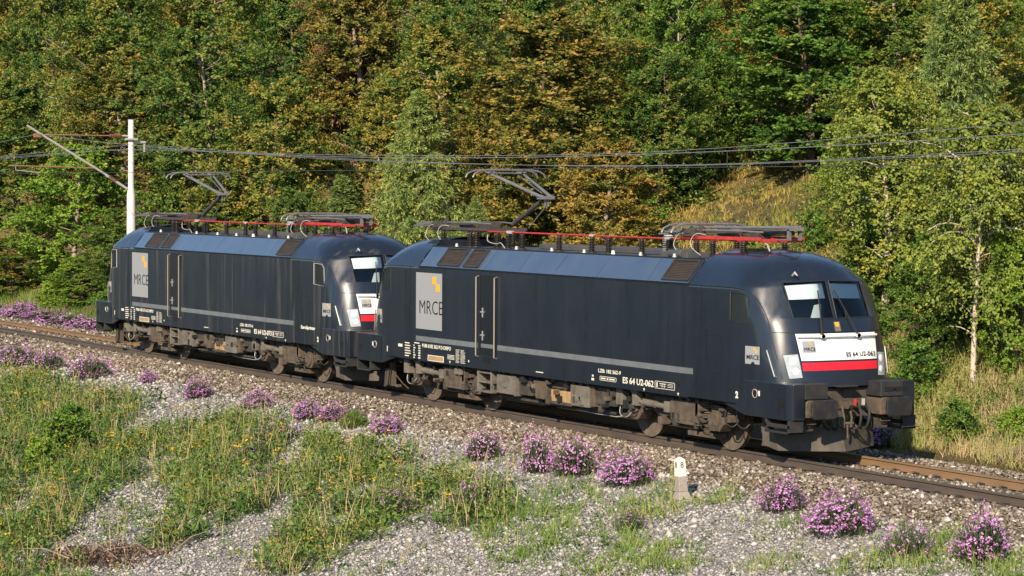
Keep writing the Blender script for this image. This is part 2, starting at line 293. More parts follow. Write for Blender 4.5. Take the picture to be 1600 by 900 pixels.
SB = [(-4.4, -8.9, 0.20, 2.4), (-2.6, -10.2, 0.28, 2.2), (-.3, -11.6, 0.34, 1.7), (1.9, -12.8, 0.45, 1.2), (2.6, -8.9, 0.24, 1.9), (4.0, -10.1, 0.34, 1.9), (5.6, -11.3, 0.45, 1.6), (-13.5, -5.2, .8, 2.0), (-5.2, -5.0, .25, 2.2), (7.8, -9.2, 0.69, 1.28), (8.7, -8.5, 0.68, 1.58), (4.1, -8.4, 0.31, 0.81), (-12.9, -4.0, 1.34, 1.9), (-3.8, -12.1, 0.35, 1.05)]
def blobs(x, y, L):
    d = np.zeros_like(x)
    for bx, by, ra, rb in L:
        dx = x - bx; dy = y - by; a = (dx * RHX + dy * RHY) / ra; b = (-dx * RHY + dy * RHX) / rb
        d = np.maximum(d, np.clip(1.35 - np.hypot(a, b), 0, 0.6) / 0.6)
    return d
def veg_mask(x, y):
    """(weeds, grass) 0..1 on the near bank"""
    s = blobs(x, y, SB); n = vn(x * 1.6, y * 1.6, 2.2)
    far = np.clip((-13.5 - y) / 2, 0, 1)
    vv = np.clip(np.maximum(blobs(x, y, VB), far) * (0.80 + 0.75 * n) - 1.15 * s, 0, 1); gg = np.clip(blobs(x, y, GB) * (0.9 + 0.5 * n) - 0.6 * s, 0, 1)
    return vv, gg
def axis_lines(segs):
    out = []
    for a, b, st in segs: out += list(np.arange(a, b, st))
    return np.array(out + [segs[-1][1]])
gx = axis_lines([(-900, -200, 50), (-200, -90, 5), (-90, 26, 0.5), (26, 60, 2), (60, 600, 60)])
gy = axis_lines([(-400, -80, 40), (-80, -24, 4), (-24, -2.7, 0.45), (-2.7, 4.5, 0.3), (4.5, 32, 0.6), (32, 80, 4), (80, 500, 30)])
GX, GY = np.meshgrid(gx, gy, indexing='ij'); GZ = gh(GX, GY)
ni, nj = GX.shape; idx = np.arange(ni * nj).reshape(ni, nj)
gf = np.stack([idx[:-1, :-1], idx[1:, :-1], idx[1:, 1:], idx[:-1, 1:]], -1).reshape(-1, 4)
gme = big_mesh('ground', np.stack([GX, GY, GZ], -1).reshape(-1, 3), gf, smooth=True)
fx = GX.ravel(); fy = GY.ravel(); vv, gg = veg_mask(fx, fy)
cb = np.array((0.10, 0.076, 0.055)); cg = np.array((0.25, 0.235, 0.22)); cv = np.array((0.075, 0.082, 0.034)); chl = np.array((0.085, 0.07, 0.032)); cdry = np.array((0.20, 0.15, 0.055))
n1 = vn(fx * 0.8, fy * 0.8, 4.0)
edge = np.clip((-2.75 - fy + 0.35 * n1) / 0.4, 0, 1)[:, None]
colr = cb * (1 - edge) + cg * edge
vm = np.clip(vv + 0.6 * gg, 0, 1)[:, None]; colr = colr * (1 - vm) + cv * vm
hm = np.clip((fy - 2.9 + 0.3 * n1) / 0.5, 0, 1)[:, None]; dry = np.clip(0.5 + 0.8 * vn(fx * 0.35, fy * 0.35, 9.0), 0, 1)[:, None]
colr = colr * (1 - hm) + (chl * (1 - dry) + cdry * dry) * hm
ca = gme.attributes.new('zone', 'FLOAT_COLOR', 'POINT'); ca.data.foreach_set('color', np.concatenate([colr, np.ones((len(colr), 1))], 1).astype(np.float32).ravel())
gm = bpy.data.materials.new('earth_and_scree'); gm.use_nodes = True; t = gm.node_tree; b = t.nodes['Principled BSDF']; b.inputs['Roughness'].default_value = 0.95; b.inputs['Specular IOR Level'].default_value = 0.15
at = N(t, 'ShaderNodeAttribute', attribute_name='zone'); tc = N(t, 'ShaderNodeTexCoord')
vo = N(t, 'ShaderNodeTexVoronoi', Scale=19.0); t.links.new(tc.outputs['Object'], vo.inputs['Vector'])
no = N(t, 'ShaderNodeTexNoise', Scale=2.2, Detail=8.0, Roughness=0.7); t.links.new(tc.outputs['Object'], no.inputs['Vector'])
sp = N(t, 'ShaderNodeSeparateColor'); t.links.new(vo.outputs['Color'], sp.inputs[0])
m1 = N(t, 'ShaderNodeMapRange'); t.links.new(sp.outputs[0], m1.inputs[0]); m1.inputs[3].default_value = 0.45; m1.inputs[4].default_value = 1.45
m2 = N(t, 'ShaderNodeMapRange'); t.links.new(no.outputs[0], m2.inputs[0]); m2.inputs[1].default_value = 0.3; m2.inputs[2].default_value = 0.7; m2.inputs[3].default_value = 0.7; m2.inputs[4].default_value = 1.25
mm = N(t, 'ShaderNodeMath', operation='MULTIPLY'); t.links.new(m1.outputs[0], mm.inputs[0]); t.links.new(m2.outputs[0], mm.inputs[1])
vs_ = N(t, 'ShaderNodeVectorMath', operation='SCALE'); t.links.new(at.outputs['Color'], vs_.inputs[0]); t.links.new(mm.outputs[0], vs_.inputs['Scale']); t.links.new(vs_.outputs[0], b.inputs['Base Color'])
bp = N(t, 'ShaderNodeBump', Strength=0.9, Distance=0.03, invert=True); t.links.new(vo.outputs['Distance'], bp.inputs['Height']); t.links.new(bp.outputs[0], b.inputs['Normal'])
ground = link('ground', gme, gm); tag(ground, kind='structure', label='stony bank, track bed and wooded hillside')

track = empty('railway_track'); tag(track, 'single straight railway track on brown ballast', kind='structure')
RP = [(-.075, -.172), (.075, -.172), (.075, -.158), (.012, -.135), (.010, -.045), (.036, -.035), (.036, -.005), (.030, 0), (-.030, 0), (-.036, -.005), (-.036, -.035), (-.010, -.045), (-.012, -.135), (-.075, -.158)]
for y, mname in ((-0.755, 'rail'), (0.755, 'rail_far')):
    r = MB().prism([(a + y, b) for a, b in RP], -230, 70, 'x').build('rail', mname, track)
    MB().box(-230, 70, y - 0.026, y + 0.026, 0.0005, 0.0025).build('running_surface', 'railhead', r)
sl = MB().prism([(-1.25, -.30), (1.25, -.30), (1.25, -.20), (1.0, -.178), (-1.0, -.178), (-1.25, -.20)], -0.13, 0.13, 'x').mesh('sleeper'); sl.materials.append(M['sleeper'])
cl = MB(); cl.box(-.07, .07, -.05, .05, 0, .02).cyl((0, 0, 0), (0, 0, .06), .018, 6).box(-.05, .05, .0, .06, .02, .035).tube([(-.06, .05, .03), (-.06, -.03, .045), (-.02, -.05, .05), (.02, -.05, .05), (.06, -.03, .045), (.06, .05, .03)], .009, 5)
clm = cl.mesh('rail_clip'); clm.materials.append(M['clip'])
x = -90.0
while x < 40:
    s = link('sleeper', sl, None, track); s.location = (x + random.uniform(-.02, .02), 0, 0)
    if x > 8.0 or -75 < x < -28:
        for y, fl in ((-0.755 - 0.125, 0), (-0.755 + 0.125, math.pi), (0.755 - 0.125, 0)):
            c = link('rail_clip', clm, None, s); c.location = (0, y, -.176); c.rotation_euler = (0, 0, fl)
    x += 0.62
# loose stones: angular lumps with eight faces, too many to count
OCT = np.array([(1, 0, 0), (-1, 0, 0), (0, 1, 0), (0, -1, 0), (0, 0, 1), (0, 0, -1)], dtype=float)
OF = np.array([(0, 2, 4), (2, 1, 4), (1, 3, 4), (3, 0, 4), (2, 0, 5), (1, 2, 5), (3, 1, 5), (0, 3, 5)])
def stones(name, P, size, m, rng, tlo=0.0, thi=1.0):
    n = len(P); V = OCT[None] * rng.uniform(0.65, 1.3, (n, 6, 1)) + rng.normal(0, 0.22, (n, 6, 3))
    ang = rng.uniform(0, 6.28, n); ca_, sa_ = np.cos(ang)[:, None], np.sin(ang)[:, None]
    V = V * np.stack([rng.uniform(.8, 1.5, n), rng.uniform(.7, 1.1, n), rng.uniform(.5, .9, n)], 1)[:, None]
    V = np.stack([V[..., 0] * ca_ - V[..., 1] * sa_, V[..., 0] * sa_ + V[..., 1] * ca_, V[..., 2]], -1) * size[:, None, None] + P[:, None]
    Fc = (OF[None] + 6 * np.arange(n)[:, None, None]).reshape(-1, 3)
    T = np.repeat(rng.uniform(tlo, thi, n), 8) + rng.normal(0, .04, n * 8)
    return tag(link(name, big_mesh(name, V.reshape(-1, 3), Fc, np.clip(T, 0, 1)), m), kind='stuff')
rng = np.random.default_rng(5)
def ballast_pts():
    out = []
    for x0, x1, y0, y1, dens in ((-6, 22, -2.95, -.86, 300), (-34, -6, -2.9, -.86, 170), (-95, -34, -2.9, -.86, 60), (8, 20, -.62, .62, 240), (-95, -28, -.62, .62, 50), (4, 20, .88, 3.1, 200), (-95, -30, .88, 2.8, 45), (-28, 8, -.6, .6, 12)):
        n = int((x1 - x0) * (y1 - y0) * dens); out.append(np.stack([rng.uniform(x0, x1, n), rng.uniform(y0, y1, n)], 1))
    return np.concatenate(out)
bpn = ballast_pts(); keep = bpn[:, 1] > -2.7 - 0.3 * rng.random(len(bpn)) + 0.25 * vn(bpn[:, 0], bpn[:, 1], 4.0); bpn = bpn[keep]
far = np.clip((-10 - bpn[:, 0]) / 40, 0, 1)
sz = np.clip(rng.lognormal(-3.45, .32, len(bpn)), .016, .07) * (1 + 0.6 * far); bz = gh(bpn[:, 0], bpn[:, 1]) + sz * .35
tt = stones('ballast', np.column_stack([bpn, bz]), sz, 'ballast', rng); tag(tt, label='brown crushed stone ballast along the track')
gp = []
for x0, x1, y0, y1, dens in ((6, 21, -12.5, -2.5, 270), (-8, 6, -17, -2.5, 190), (-32, -8, -9, -2.5, 90)):
    n = int((x1 - x0) * (y1 - y0) * dens); gp.append(np.stack([rng.uniform(x0, x1, n), rng.uniform(y0, y1, n)], 1))
gp = np.concatenate(gp); vv, gg = veg_mask(gp[:, 0], gp[:, 1])
# only the part of the bank that the bridge side looks over
lat = (gp[:, 0] - CAM.x) * RHX + (gp[:, 1] - CAM.y) * RHY; dep = -(gp[:, 0] - CAM.x) * RHY + (gp[:, 1] - CAM.y) * RHX
keep = (rng.random(len(gp)) > vv * 0.85) & (gp[:, 1] < -2.7 + 0.25 * vn(gp[:, 0], gp[:, 1], 4.0) + 0.3 * rng.random(len(gp))) & (np.abs(lat) < dep * 0.25 + 1.5)
gp = gp[keep]; far = np.clip((2 - gp[:, 0]) / 30, 0, 1); sz = np.clip(rng.lognormal(-3.72, .38, len(gp)), .012, .075) * (1 + 0.8 * far)
gr = stones('gravel', np.column_stack([gp, gh(gp[:, 0], gp[:, 1]) + sz * .35]), sz, 'gravel', rng); tag(gr, label='pale grey scree below the ballast')

# ------------------------------------------------------------------ the two engines
ZL = [1.0, 1.2, 1.38, 1.40, 1.6, 1.8, 2.0, 2.2, 2.4, 2.5, 2.6, 2.7, 2.78, 2.86, 2.94, 3.02, 3.1, 3.15, 3.2, 3.25, 3.28, 3.32, 3.36, 3.40, 3.5, 3.58, 3.66, 3.73, 3.79, 3.84, 3.88, 3.915, 3.94, 3.958, 3.968]
XF_Z = [1.0, 1.385, 1.395, 1.81, 2.41, 2.65, 3.41, 3.6, 3.72, 3.80, 3.86, 3.91, 3.94, 3.958, 3.968]
XF_X = [8.55, 8.55, 9.02, 8.95, 8.84, 8.75, 8.44, 8.31, 8.16, 7.98, 7.78, 7.52, 7.25, 7.0, 6.7]
W_Z = [1.0, 3.25, 3.32, 3.40, 3.5, 3.58, 3.66, 3.73, 3.79, 3.84, 3.88, 3.915, 3.94, 3.958, 3.968]
W_W = [1.5, 1.5, 1.465, 1.41, 1.335, 1.27, 1.19, 1.10, 1.0, 0.89, 0.77, 0.62, 0.46, 0.30, 0.06]
def xf(z): return float(np.interp(z, XF_Z, XF_X))
def hw(z): return float(np.interp(z, W_Z, W_W))
def xc(z): return 7.6 if z < 3.3 else max(5.95, 7.6 - (z - 3.3) * 2.4)
def nn(z): return float(np.interp(z, [1.0, 1.9, 2.4, 2.7, 3.0, 3.3, 3.4, 3.968], [3.4, 3.4, 2.9, 2.75, 2.4, 2.15, 2.3, 2.35]))
def lean(x, z):
    """above the arc that bounds the flat cab side the skin leans inwards"""
    a = float(np.interp(x, [6.0, 7.4, 7.75, 7.98, 8.115, 8.264, 8.358], [3.25, 3.25, 3.228, 3.137, 3.02, 2.817, 2.66]))
    return 1 - 0.20 * max(0.0, min(z, 3.25) - a) * max(0.0, min(1.0, (8.62 - x) / .25)) * max(0.0, 1 - max(0, z - 3.25) / .45)
def cabx(y, z):
    w_, a, f, n = hw(z), xc(z), xf(z), nn(z); return a + (f - a) * max(0.0, 1 - min(1, abs(y) / w_) ** n) ** (1 / n)
def cab_grid():
    m = 72; vs = []; fs = []
    for z in ZL:
        w_, a, f, n = hw(z), xc(z), xf(z), nn(z); ring = []
        xs = [5.9 + (a - 5.9) * i / 5 for i in range(5)]
        ring += [(x, -w_) for x in xs]
        for i in range(m + 1):
            t = math.pi * i / m; s, c = math.cos(t), math.sin(t)
            y = -w_ * math.copysign(abs(s) ** (2 / n), s); x = a + (f - a) * abs(c) ** (2 / n)
            ring.append((x, y * lean(x, z)))
        ring += [(x, w_) for x in reversed(xs)]
        vs.append([(x, y, z) for x, y in ring])
    k = len(vs[0]); V = [p for r in vs for p in r]
    fs = [(j * k + i, j * k + i + 1, (j + 1) * k + i + 1, (j + 1) * k + i) for j in range(len(ZL) - 1) for i in range(k - 1)]
    top = (len(ZL) - 1) * k; fs.append(tuple(range(top, top + k)))
    return V, fs
def inside(p, poly):
    c = 0
    for i in range(len(poly)):
        (x0, y0), (x1, y1) = poly[i], poly[(i + 1) % len(poly)]
        s = (x1 - x0) * (p[1] - y0) - (y1 - y0) * (p[0] - x0)
        if s < 0: c += 1
    return c == 0 or c == len(poly)
WIN_L = [(-0.035, 3.40), (-0.925, 3.37), (-0.90, 2.70), (-0.035, 2.69)]
WIN_R = [(0.035, 3.40), (0.925, 3.37), (0.90, 2.70), (0.035, 2.69)]
SIDE_W = [(7.38, 3.17), (7.82, 3.15), (7.93, 3.06), (7.95, 2.58), (7.38, 2.62)]
def cab_meshes():
    """shell with real openings, and the panes that were cut out of it"""
    V, F = cab_grid(); bm = bmesh.new(); bv = [bm.verts.new(v) for v in V]
    for f in F:
        try: bm.faces.new([bv[i] for i in f])
        except ValueError: pass
    bmesh.ops.remove_doubles(bm, verts=bm.verts, dist=1e-4); bmesh.ops.recalc_face_normals(bm, faces=bm.faces)
    if sum(f.normal.x for f in bm.faces if f.calc_center_median().x > 8.6) < 0: bmesh.ops.reverse_faces(bm, faces=bm.faces)
    cuts = [('f', WIN_L), ('f', WIN_R), ('n', SIDE_W), ('p', SIDE_W)]; panes = []
    def region(kind, c):
        if kind == 'f': return c.x > 7.9 and abs(c.y) < 1.12 and 2.5 < c.z < 3.6
        if kind == 'n': return c.y < -1.2 and 7.0 < c.x < 8.3 and 2.4 < c.z < 3.4
        return c.y > 1.2 and 7.0 < c.x < 8.3 and 2.4 < c.z < 3.4
    for kind, poly in cuts:
        for i in range(len(poly)):
            a, b_ = poly[i], poly[(i + 1) % len(poly)]
            fs = [f for f in bm.faces if region(kind, f.calc_center_median())]
            geom = list({e for f in fs for e in f.edges}) + list({v for f in fs for v in f.verts}) + fs
            if kind == 'f': co_ = Vector((0, a[0], a[1])); no_ = Vector((0, b_[1] - a[1], -(b_[0] - a[0])))
            else: co_ = Vector((a[0], 0, a[1])); no_ = Vector((b_[1] - a[1], 0, -(b_[0] - a[0])))
            bmesh.ops.bisect_plane(bm, geom=geom, plane_co=co_, plane_no=no_.normalized(), dist=1e-4)
        hit = []
        for f in bm.faces:
            c = f.calc_center_median()
            if region(kind, c) and inside((c.y, c.z) if kind == 'f' else (c.x, c.z), poly): hit.append(f)
        pv = []; pf = []; d = {}
        for f in hit:
            ids = []
            for v in f.verts:
                if v not in d: d[v] = len(pv); pv.append(tuple(v.co - v.normal * 0.012))
                ids.append(d[v])
            pf.append(tuple(ids))
        me = bpy.data.meshes.new('pane'); me.from_pydata(pv, [], pf); me.update(); me.polygons.foreach_set('use_smooth', [True] * len(pf)); panes.append(me)
        bmesh.ops.delete(bm, geom=hit, context='FACES')
    me = bpy.data.meshes.new('cab'); bm.to_mesh(me); bm.free()
    me.polygons.foreach_set('use_smooth', [True] * len(me.polygons)); me.set_sharp_from_angle(angle=rad(40))
    return me, panes
CAB, PANES = cab_meshes()
def patch(poly4, off=0.004, nu=10, nv=6, thick=0.0):
    """a skin that follows the cab front: poly4 = (y,z) corners TL TR BR BL"""
    (a, b_, c, d) = poly4; vs = []; mb = MB()
    for j in range(nv + 1):
        v = j / nv
        for i in range(nu + 1):
            u = i / nu; y = (a[0] * (1 - u) + b_[0] * u) * (1 - v) + (d[0] * (1 - u) + c[0] * u) * v; z = (a[1] * (1 - u) + b_[1] * u) * (1 - v) + (d[1] * (1 - u) + c[1] * u) * v
            e = 0.01; xx = cabx(y, z); dxy = (cabx(y + e, z) - cabx(y - e, z)) / (2 * e); dxz = (cabx(y, z + e) - cabx(y, z - e)) / (2 * e)
            n_ = Vector((1, -dxy, -dxz)).normalized(); vs.append(tuple(Vector((xx, y, z)) + n_ * off))
    fs = [(j * (nu + 1) + i, j * (nu + 1) + i + 1, (j + 1) * (nu + 1) + i + 1, (j + 1) * (nu + 1) + i) for j in range(nv) for i in range(nu)]
    return vs, fs
def ring_pts(r, n, y, x0, z0): return [(x0 + r * math.cos(2 * math.pi * i / n), y, z0 + r * math.sin(2 * math.pi * i / n)) for i in range(n)]
def insulator(parent, x, y, z0, z1, r=0.085, m='insul'):
    prof = [(0, r * 1.15), (0.03, r * 1.15), (0.035, r * .6)]; h = z1 - z0; k = max(4, int(h / 0.045))
    for i in range(k):
        t = 0.04 + (h - 0.08) * i / k; s = (h - 0.08) / k; prof += [(t, r * .55), (t + s * .45, r), (t + s * .6, r), (t + s * .75, r * .55)]
    prof += [(h - .03, r * .5), (h - .03, r * .8), (h, r * .8)]
    return MB().lathe((x, y, z0), (0, 0, 1), prof, 12).build('insulator', m, parent, smooth=True)
def grille(parent, x0, x1):
    # lies in the sloping roof side; z runs 3.33..3.68 while y runs -1.44..-1.15
    def sp(x, z, o): y = -1.5 + (z - 3.25) * 0.38 / 0.47; k = math.hypot(0.38, 0.47); return (x, y - o * 0.47 / k, z + o * 0.38 / k)
    def slab(mb, xa, xb, za, zb, o0, o1):
        vs = [sp(x, z, o) for x in (xa, xb) for z in (za, zb) for o in (o0, o1)]
        mb.add(vs, [(0, 1, 3, 2), (4, 6, 7, 5), (0, 4, 5, 1), (2, 3, 7, 6), (0, 2, 6, 4), (1, 5, 7, 3)])
    fr = MB(); z0, z1 = 3.325, 3.675; slab(fr, x0 - .05, x0, z0 - .03, z1 + .03, .012, .055); slab(fr, x1, x1 + .07, z0 - .03, z1 + .03, .012, .065); slab(fr, x0, x1, z1, z1 + .03, .012, .05); slab(fr, x0, x1, z0 - .03, z0, .012, .05)
    g = fr.build('air_intake', 'matte', parent); bk = MB(); slab(bk, x0, x1, z0, z1, .014, .02); bk.build('mesh_panel', 'grille', g)
    for i in range(11):
        z = z0 + (z1 - z0) * (i + .5) / 11; s_ = MB(); slab(s_, x0, x1, z - .008, z + .008, .021, .032); s_.build('slat', 'grille', g)
def curve(pts, n=14):
    P = np.array(pts, dtype=float); k = len(P); out = []
    for u in np.linspace(0, k - 1, n):
        i = int(min(k - 2, math.floor(u))); f = u - i; p0, p1, p2, p3 = P[max(0, i - 1)], P[i], P[i + 1], P[min(k - 1, i + 2)]
        out.append(tuple(.5 * (2 * p1 + (p2 - p0) * f + (2 * p0 - 5 * p1 + 4 * p2 - p3) * f * f + (3 * p1 - p0 - 3 * p2 + p3) * f ** 3)))
    return out
def panto(parent, cx, raised):
    """single-arm pantograph; cx = middle of its frame"""
    p = empty('pantograph', (0, 0, 0), 0, parent)
    fr = MB()
    for y in (-.52, .52): fr.box(cx - 1.45, cx + 1.35, y - .035, y + .035, 4.13, 4.20)
    for x in (cx - 1.4, cx - .55, cx + .3, cx + 1.3): fr.box(x - .035, x + .035, -.52, .52, 4.10, 4.17)
    fr.build('base_frame', 'panto_dark' if raised else 'redbar', p, 0.008)
    for x in (cx - .95, cx + .75):
        for y in (-.5, .5): insulator(p, x, y, 3.74, 4.10, .085)
    det = MB(); det.box(cx + .2, cx + .75, -.16, .16, 4.15, 4.34).cyl((cx - .4, -.3, 4.26), (cx + .3, -.3, 4.26), .07, 10).cyl((cx - .4, .3, 4.26), (cx + .3, .3, 4.26), .07, 10)
    det.box(cx - 1.35, cx - .9, -.6, -.45, 4.18, 4.33).box(cx - 1.2, cx - 1.05, -.62, .62, 4.24, 4.30).box(cx - .8, cx - .72, -.55, -.47, 4.2, 4.42)
    det.build('drive', 'panto_dark', p, 0.006)
    # rest for the folded head, spread ahead of the frame
    rs = MB(); rs.tube([(cx - 1.9, -.55, 4.30), (cx - 1.2, -.52, 4.31), (cx + .4, -.45, 4.32), (cx + 1.2, -.35, 4.30)], .020, 6).tube([(cx - 1.9, .55, 4.30), (cx - 1.2, .52, 4.31), (cx + .4, .45, 4.32), (cx + 1.2, .35, 4.30)], .020, 6)
    rs.tube([(cx - 1.75, -.9, 4.22), (cx - 1.75, .9, 4.22)], .022, 6).tube([(cx - 1.55, -.9, 4.27), (cx - 1.55, .9, 4.27)], .022, 6)
    rs.build('rest_bars', 'panto', p, smooth=True)
    for (a, b_) in ((-1.15, -.72), (-.55, -.68)):
        MB().tube(curve([(cx + a, -.55, 4.22), (cx + a - .22, -.62, 4.24), (cx + a - .33, -.68, 4.12), (cx + a - .30, b_, 3.95), (cx + a - .05, b_ + .05, 3.80)]), .008, 6).build('cable', 'cable', p, smooth=True)
    if raised:
        hx = cx + 1.65; kn = (hx + 1.52, 0, 4.93); hd = hx - .38
        MB().tube([(hx, 0, 4.30), (kn[0] - .12, 0, kn[2] - .05)], [.065, .048], 8).build('lower_arm', 'panto_dark', p, smooth=True)
        up = MB()
        for s in (-1, 1):
            up.tube([(kn[0] + .12, s * .12, kn[2] + .01), (kn[0] - .05, s * .14, kn[2] + .04), (hd, s * .46, 5.50)], [.042, .042, .028], 8); up.tube([(kn[0] - .3, s * .08, kn[2] + .10), (hd + .05, s * .30, 5.46)], .012, 5)
        up.box(kn[0] - .12, kn[0] + .15, -.16, .16, kn[2] - .035, kn[2] + .035).box(kn[0] + .02, kn[0] + .07, -.05, -.02, kn[2] - .20, kn[2]).box(kn[0] + .02, kn[0] + .07, .02, .05, kn[2] - .20, kn[2]); up.tube([(hd, -.46, 5.50), (hd, .46, 5.50)], .02, 6)
        up.build('upper_arm', 'panto', p, smooth=True)
        MB().tube([(kn[0] + .05, 0, kn[2] - .18), (hx + .74, 0, 4.22)], .014, 5).build('guide_rod', 'panto', p, smooth=True)
        hz = 5.545
    else:
        hx = cx - .4; kn = (cx + 1.72, 0, 4.37); hd = cx - 1.35
        MB().tube([(hx + .3, 0, 4.27), (kn[0], 0, kn[2] - .08)], [.065, .05], 8).build('lower_arm', 'panto_dark', p, smooth=True)
        up = MB()
        for s in (-1, 1): up.tube([(kn[0] + .1, s * .12, kn[2] + .02), (kn[0] - .1, s * .15, kn[2] + .03), (hd, s * .42, 4.36)], [.034, .034, .024], 8)
        up.box(kn[0] - .1, kn[0] + .15, -.16, .16, kn[2] - .03, kn[2] + .04).box(kn[0] + .02, kn[0] + .09, -.16, -.10, kn[2] - .22, kn[2]).box(kn[0] + .02, kn[0] + .09, .10, .16, kn[2] - .22, kn[2]); up.build('upper_arm', 'panto', p, smooth=True)
        MB().tube([(kn[0] + .05, -.12, kn[2] - .2), (cx + .5, -.1, 4.12)], .016, 5).build('guide_rod', 'panto', p, smooth=True)
        MB().tube([(cx + 1.2, -.35, 4.1), (cx + 1.5, -.45, 4.06), (cx + 1.65, -.5, 3.94)], .016, 5).build('cable', 'cable', p, smooth=True); hz = 4.40
    hb = MB()
    for dx in (-.18, .18):
        hb.tube([(hd + dx, -.98, hz - .15), (hd + dx, -.93, hz - .06), (hd + dx, -.80, hz), (hd + dx, -.6, hz + .03), (hd + dx, .6, hz + .03), (hd + dx, .80, hz), (hd + dx, .93, hz - .06), (hd + dx, .98, hz - .15)], .022, 6)
    for y in (-.42, .42): hb.box(hd - .2, hd + .2, y - .02, y + .02, hz - .04, hz)
    hb.build('collector_head', 'panto', p, smooth=True)
def bogie(parent, c, tag_=''):
    b = empty('bogie', (0, 0, 0), 0, parent)
    wprof = [(-.075, .08), (-.075, .14), (-.05, .17), (-.02, .30), (-.02, .44), (-.05, .50), (-.065, .52), (-.065, .572), (.03, .578), (.055, .60), (.07, .60), (.07, .50), (.03, .44), (.03, .1)]
    for dx in (-1.5, 1.5):
        ax = empty('wheelset', (0, 0, 0), 0, b)
        for s in (-1, 1):
            MB().lathe((c + dx, s * .755, .575), (0, -s, 0), [(-h, r) for h, r in wprof], 40).build('wheel', 'wheel', ax, smooth=True)
            hub = MB().lathe((c + dx, s * .83, .575), (0, s, 0), [(0, .13), (.05, .12), (.08, .07)], 16)
            for i in range(8): a = i * math.pi / 4; hub.cyl((c + dx + .26 * math.cos(a), s * .79, .575 + .26 * math.sin(a)), (c + dx + .26 * math.cos(a), s * .80, .575 + .26 * math.sin(a)), .02, 6)
            hub.build('hub', 'dust_dark', ax, smooth=True)
        MB().cyl((c + dx, -.7, .575), (c + dx, .7, .575), .09, 12).build('axle', 'dust_dark', ax)
    for s in (-1, 1):
        def Y(a, b_): return (min(s * a, s * b_), max(s * a, s * b_))
        y0, y1 = Y(.98, 1.12)
        MB().prism([(c - 2.15, .62), (c - 1.0, .60), (c - .55, .47), (c + .95, .47), (c + 1.2, .62), (c + 2.2, .64), (c + 2.2, .80), (c + 1.1, .90), (c - 1.0, .90), (c - 2.15, .80)], y0, y1).build('side_frame', 'dust', b, .01)
        y0, y1 = Y(1.12, 1.33)
        MB().box(c + .05, c + .16, y0, y1, .45, .92).box(c + .92, c + 1.06, y0, y1, .45, .90).box(c + .05, c + 1.06, y0, y1, .43, .50).box(c + .16, c + .92, y0, min(y0, y1) + .05 if s > 0 else y1, .50, .9).build('damper_bracket', 'dust', b, .012)
        for dx, r in ((.32, .085), (.62, .10)):
            MB().lathe((c + dx, s * 1.24, .47), (0.06, 0, 1), [(0, r * .8), (.03, r), (.25, r), (.26, r * .7), (.44, r * .7), (.45, r * .9), (.50, r * .9)], 14).build('vertical_damper', 'dust', b, smooth=True)
        MB().cyl((c - 1.06, s * 1.28, .75), (c - .55, s * 1.28, .735), .075, 14).cyl((c - .55, s * 1.28, .735), (c - .2, s * 1.28, .72), .058, 14).cyl((c - 1.22, s * 1.28, .755), (c - 1.06, s * 1.28, .75), .04, 10).cyl((c - .2, s * 1.28, .72), (c - .08, s * 1.28, .715), .04, 10).build('yaw_damper', 'dust_grey', b, smooth=True)
        y0, y1 = Y(1.2, 1.36)
        MB().prism([(c - 1.5, 1.0), (c - 1.16, 1.0), (c - 1.22, .9), (c - 1.18, .66), (c - 1.36, .66), (c - 1.38, .9)], y0, y1).build('damper_mount', 'dust_grey', b, .01); MB().box(c - .16, c + .02, y0, y1, .62, .84).build('damper_mount', 'dust_grey', b, .01)
        for dx in (-1.5, 1.5):
            y0, y1 = Y(.94, 1.22); q = c + dx
            MB().cyl((q, s * .95, .575), (q, s * 1.26, .575), .17, 16).prism([(q - .26, .40), (q - .10, .36), (q + .14, .36), (q + .30, .52), (q + .30, .66), (q - .26, .66)], y0, y1).box(q - .12, q + .12, y0, y1 + s * .0, .66, .78).build('axle_box', 'dust', b, .012, smooth=False)
            for e in (-.42, .46):
                if abs(dx + e) > 1.0:
                    pr = [(0, .13), (.03, .13)]
                    for i in range(5): z = .035 + i * .05; pr += [(z, .085), (z + .012, .125), (z + .03, .125), (z + .042, .085)]
                    pr += [(.29, .13), (.32, .13)]
                    MB().lathe((q + e, s * 1.10, .60), (0, 0, 1), pr, 14).build('coil_spring', 'dust', b, smooth=True)
            y0, y1 = Y(.9, 1.05)
            MB().box(q + (.66 if dx < 0 else -.80), q + (.80 if dx < 0 else -.66), y0, y1, .3, .72).build('brake_caliper', 'dust_dark', b, .01)
        y0, y1 = Y(1.15, 1.34); MB().box(c - 2.05, c - 1.80, y0, y1, .63, .98).build('sand_box', 'dust_grey', b, .012)
        y0, y1 = Y(1.05, 1.33); MB().box(c + .95, c + 1.09, y0, y1, .62, .97).build('junction_post', 'dust', b, .01)
        y0, y1 = Y(.85, 1.15); MB().box(c + .42, c + 1.38, y0, y1, .20, .30).box(c + .55, c + .75, y0, y1, .3, .46).box(c + 1.0, c + 1.1, y0, y1, .3, .46).build('track_brake', 'dust', b, .01)
        for k, (xa, xb) in enumerate(((-1.98, -1.5), (-1.9, -1.42), (1.05, 1.5))):
            MB().tube(curve([(c + xa, s * 1.25, .66), (c + xa + .02, s * 1.29, .46), (c + (xa + xb) / 2, s * 1.31, .38), (c + xb - .05, s * 1.29, .46), (c + xb, s * 1.22, .60)]), .009, 5).build('hose', 'galv' if k < 1 else 'rubber', b, smooth=True)
    MB().box(c - 1.0, c + 1.0, -.9, .9, .5, .95).box(c - 2.1, c + 2.1, -.95, .95, .72, .9).build('cross_beam', 'dark', b)
